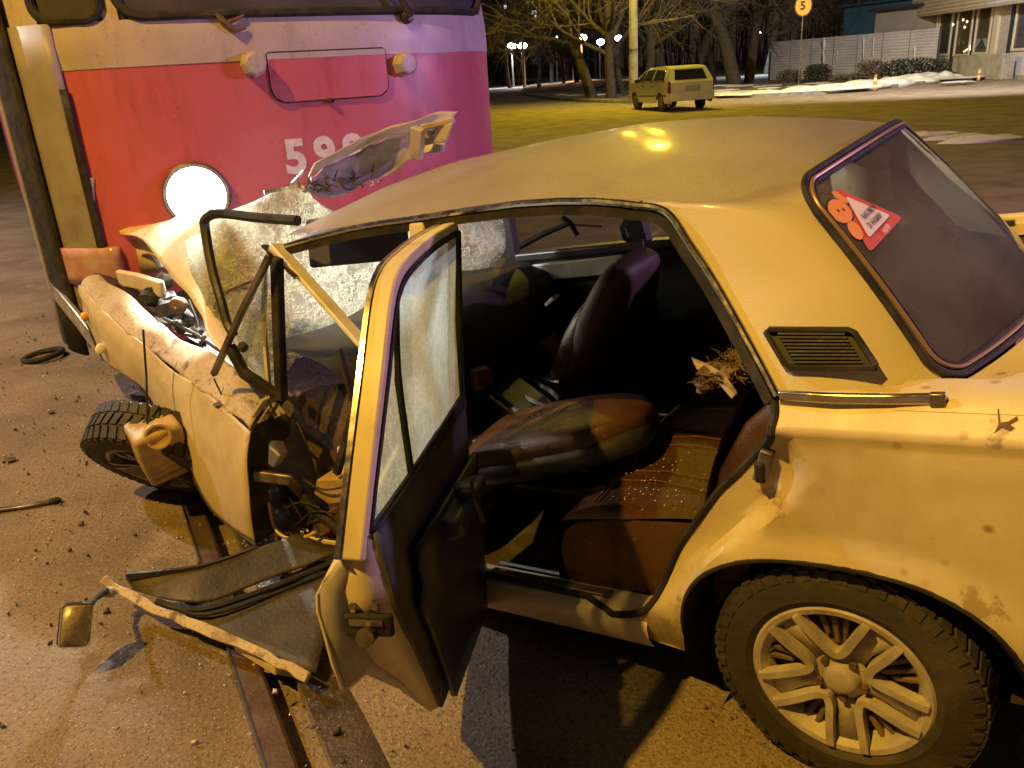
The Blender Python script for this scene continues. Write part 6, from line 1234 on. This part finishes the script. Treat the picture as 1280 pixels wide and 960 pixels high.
# ---------------------------------------------------------------- bare winter trees
def tree_mesh(seed, H_, r0, lean, twig_n, birch=False):
    rd = random.Random(seed); tm, cm_ = MB(), MB()
    def grow(p, d, L_, r_, lev):
        n = 4 if lev < 2 else 3; path = [p]; rr = [r_]; q = V(p); dd = V(d)
        for k in range(n):
            dd = (dd + V((rd.gauss(0, .16), rd.gauss(0, .16), rd.gauss(.05, .10))) * (1 if lev else .45)).normalized(); q = q + dd * (L_ / n); path.append(V(q)); rr.append(r_ * (1 - (.42 if lev < 1 else .7) * (k + 1) / n))
        (tm if lev < 2 else cm_).tube(path, rr, 7 if lev == 0 else (5 if lev == 1 else 3), cap=False)
        if lev >= 4 or L_ < .25: return
        nb = (9, 7, 6, 4)[lev]
        for i in range(nb):
            t = rd.uniform(.30 if lev == 0 else .25, 1.0); k = min(n - 1, int(t * n)); b = path[k].lerp(path[k + 1], t * n - k)
            a = rd.uniform(0, 2 * PI); o = dd.orthogonal().normalized(); o.rotate(Matrix.Rotation(a, 3, dd)); nd = (dd * rd.uniform(.45, .95) + o * rd.uniform(.55, 1.0)).normalized()
            if lev >= 2: nd = (nd + V((0, 0, -.25))).normalized()
            grow(b, nd, L_ * rd.uniform(.45, .72), rr[k] * rd.uniform(.42, .62), lev + 1)
    grow(V((0, 0, -.1)), V((lean[0], lean[1], 1)).normalized(), H_ * .58, r0, 0); return tm, cm_
TREES = {}
def tree(kind, loc, rz, label, s=1.0, birch=False):
    if kind not in TREES:
        sd, h, r0, ln = kind; a, b = tree_mesh(sd, h, r0, ln, 0); root = empty('bare_tree', loc, rz, label, 'tree', 'bare trees beyond the road')
        a.build('trunk', M['birch'] if birch else M['bark'], root, ang=0); b.build('crown', M['twig'], root, ang=0); TREES[kind] = root
    else:
        root = copy_tree(TREES[kind]); root.location = loc; root.rotation_euler = (0, 0, rz); root['label'] = label
    root.scale = (s, s, s); return root
def tz(p): return (p[0], p[1], verge_z(p[0], p[1]) - .1)
K1, K2, K3, K4, K5 = (11, 12, .27, (.0, 0)), (12, 13, .30, (-.22, 0)), (13, 11, .20, (.12, .1)), (14, 15, .40, (-.3, .1)), (15, 14, .17, (.05, 0))
tree(K2, tz((5.08,44.0,0.975)), 0.0, 'dark leaning tree at the left end of the verge')
tree(K1, tz((5.743,42.0,0.948)), 1.0, 'thick pale barked tree just left of the lamp post')
tree(K3, tz((6.93,46.0,0.852)), 2.2, 'slimmer tree between the thick tree and the lamp post')
tree(K1, tz((8.432,47.0,0.757)), 4.0, 'tree just right of the lamp post behind the estate car', 1.1)
tree(K4, tz((9.991,50.0,0.646)), .3, 'dark leaning tree above the roof of the estate car')
tree(K2, tz((12.447,54.0,0.475)), 2.6, 'tree behind the rear window of the estate car', 1.15)
tree(K4, tz((13.517,48.0,0.574)), .0, 'heavy dark tree leaning left near the plank fence', 1.05)
tree(K1, tz((15.419,52.0,0.447)), 3.0, 'heavy dark tree next to the plank fence', 1.2)
tree(K3, tz((14.875,58.0,0.457)), 1.1, 'slim tree between the estate car and the heavy trees', 1.2)
tree(K5, (4.102,78.0,0.753), 0, 'pale birch far off left of the other trees', 1.1, True)
tree(K5, (3.238,90.0,0.719), 1.2, 'pale birch farther back near the twin white lamps', 1.0)
tree(K3, (6.982,85.0,0.532), .4, 'tree lit orange by the far street lamps', .95)
tree(K2, (8.024,82.0,0.491), 5.0, 'tree beside the orange far street lamps', .9)
tree(K3, (1.861,96.0,0.758), 3.0, 'farthest tree next to the right edge of the tram', 1.1)
tree(K1, (7.17,105.0,0.379), 2.0, 'distant tree behind the single white lamp', 1.1)
tree(K2, (24.106,76.0,2.26), 1.9, 'tall tree behind the blue building', 1.2)
tree(K4, (31.294,84.0,2.062), 3.9, 'tall tree far behind the orange sign', 1.2)
tree(K1, (38.483,88.0,1.752), .9, 'tall tree far behind the grey shed', 1.3)
for o in bpy.data.objects:
    if o.name.startswith('bare_tree') and o.location.y > 70 and o.location.z > .6: o.location.z = 0
    elif o.name.startswith('bare_tree') and o.location.y > 70: o.location.z = 0
# far wood behind everything
rd = random.Random(21); m = MB()
for i in range(420):
    x = rd.uniform(-30, 110); y = 120 + rd.uniform(0, 40); h = rd.uniform(5, 15); r_ = rd.uniform(.08, .22)
    l = V((rd.gauss(0, .5), 0, 0)); m.tube([V((x, y, 0)), V((x, y, h * .5)) + l, V((x, y, h)) + l * 2.5], [r_, r_ * .7, .02], 4, cap=False)
    for k in range(9):
        t = rd.uniform(.25, .95); b = V((x, y, h * t)) + l * t * 1.5; m.tube([b, b + V((rd.gauss(0, 1.3), rd.gauss(0, .5), rd.uniform(.3, 2.4)))], [r_ * .35, .015], 3, cap=False)
tag(m.build('far_wood', M['bark'], None, ang=0), kind='stuff')
# ---------------------------------------------------------------- distant street lamps
def far_lamp(p, glow, label, grp, r_=.30, e=0, col=(1, 1, 1)):
    root = empty('street_lamp', (p[0], p[1], 0), 0, label, 'street lamp', grp)
    m = MB(); m.tube([(0, 0, 0), (0, 0, p[2])], [.12, .08], 8); m.tube([(0, 0, p[2]), (0, -.9, p[2] + .15)], .05, 6); m.build('post', M['dullmetal'], root)
    m = MB(); m.ball((0, -1.0, p[2] + .10), (r_ * 1.5, r_ * 1.2, r_)); m.build('lamp_globe', glow, root)
    if e: spot((p[0], p[1] - 1.0, p[2] - .35), (p[0], p[1] - 1.2, 0), e, col, .3, 168, .4)
g_ = 'distant street lamps'
far_lamp((2.381,100.0,4.288), M['lampw'], 'left one of the twin white street lamps far off', g_, .34, 4000, (.75, .9, 1))
far_lamp((3.495,98.0,4.206), M['lampw'], 'right one of the twin white street lamps far off', g_, .36)
far_lamp((8.209,110.0,5.067), M['lampw'], 'single white street lamp between the twin lamps and the orange ones', g_, .33)
far_lamp((8.9,95.0,4.362), M['lampo'], 'smaller of the two orange street lamps far off', g_, .22)
far_lamp((9.503,92.0,4.415), M['lampo'], 'larger of the two orange street lamps far off', g_, .34, 5000, (1, .5, .15))
far_lamp((13.034,105.0,4.25), M['lampw'], 'white street lamp seen beside the thick tree trunk', g_, .33)
far_lamp((17.366,120.0,4.996), M['lampw'], 'dim white street lamp seen between trunk and lamp post', g_, .36)
far_lamp((22.271,74.0,3.187), M['lampw'], 'white street lamp shining by the plank fence', g_, .26, 2500, (.7, .88, 1))
# block of flats with a few lit windows
fp_ = V((8.709,230.0,7.462)); fl_ = empty('block_of_flats', (fp_.x, fp_.y, 0), 0, 'dark block of flats far off with a few lit windows', 'building')
MB().box((0, 6, 22), (46, 12, 44)).build('wall', mat('dark_flats_wall', (.06, .06, .065), .9), fl_)
MB().box((0, 6, 44.3), (47, 13, .6)).build('roof', M['roofing'], fl_)
for p in ((4.398,229.8,17.525), (11.324,229.8,15.809), (12.154,229.8,15.855), (10.312,229.8,18.213), (11.339,229.8,18.154), (12.099,229.8,14.726)):
    q = V(p) - V(fl_.location); m = MB(); m.box((q.x, -.06, q.z), (.62, .1, .85)); m.build('lit_window', M['winlit'], fl_)
rd = random.Random(4)
for k in range(40):
    m = MB(); m.box((-20 + 4.4 * (k % 10), -.03, 8 + 7 * (k // 10)), (1.4, .08, 1.5)); m.build('window', M['wglass'], fl_)
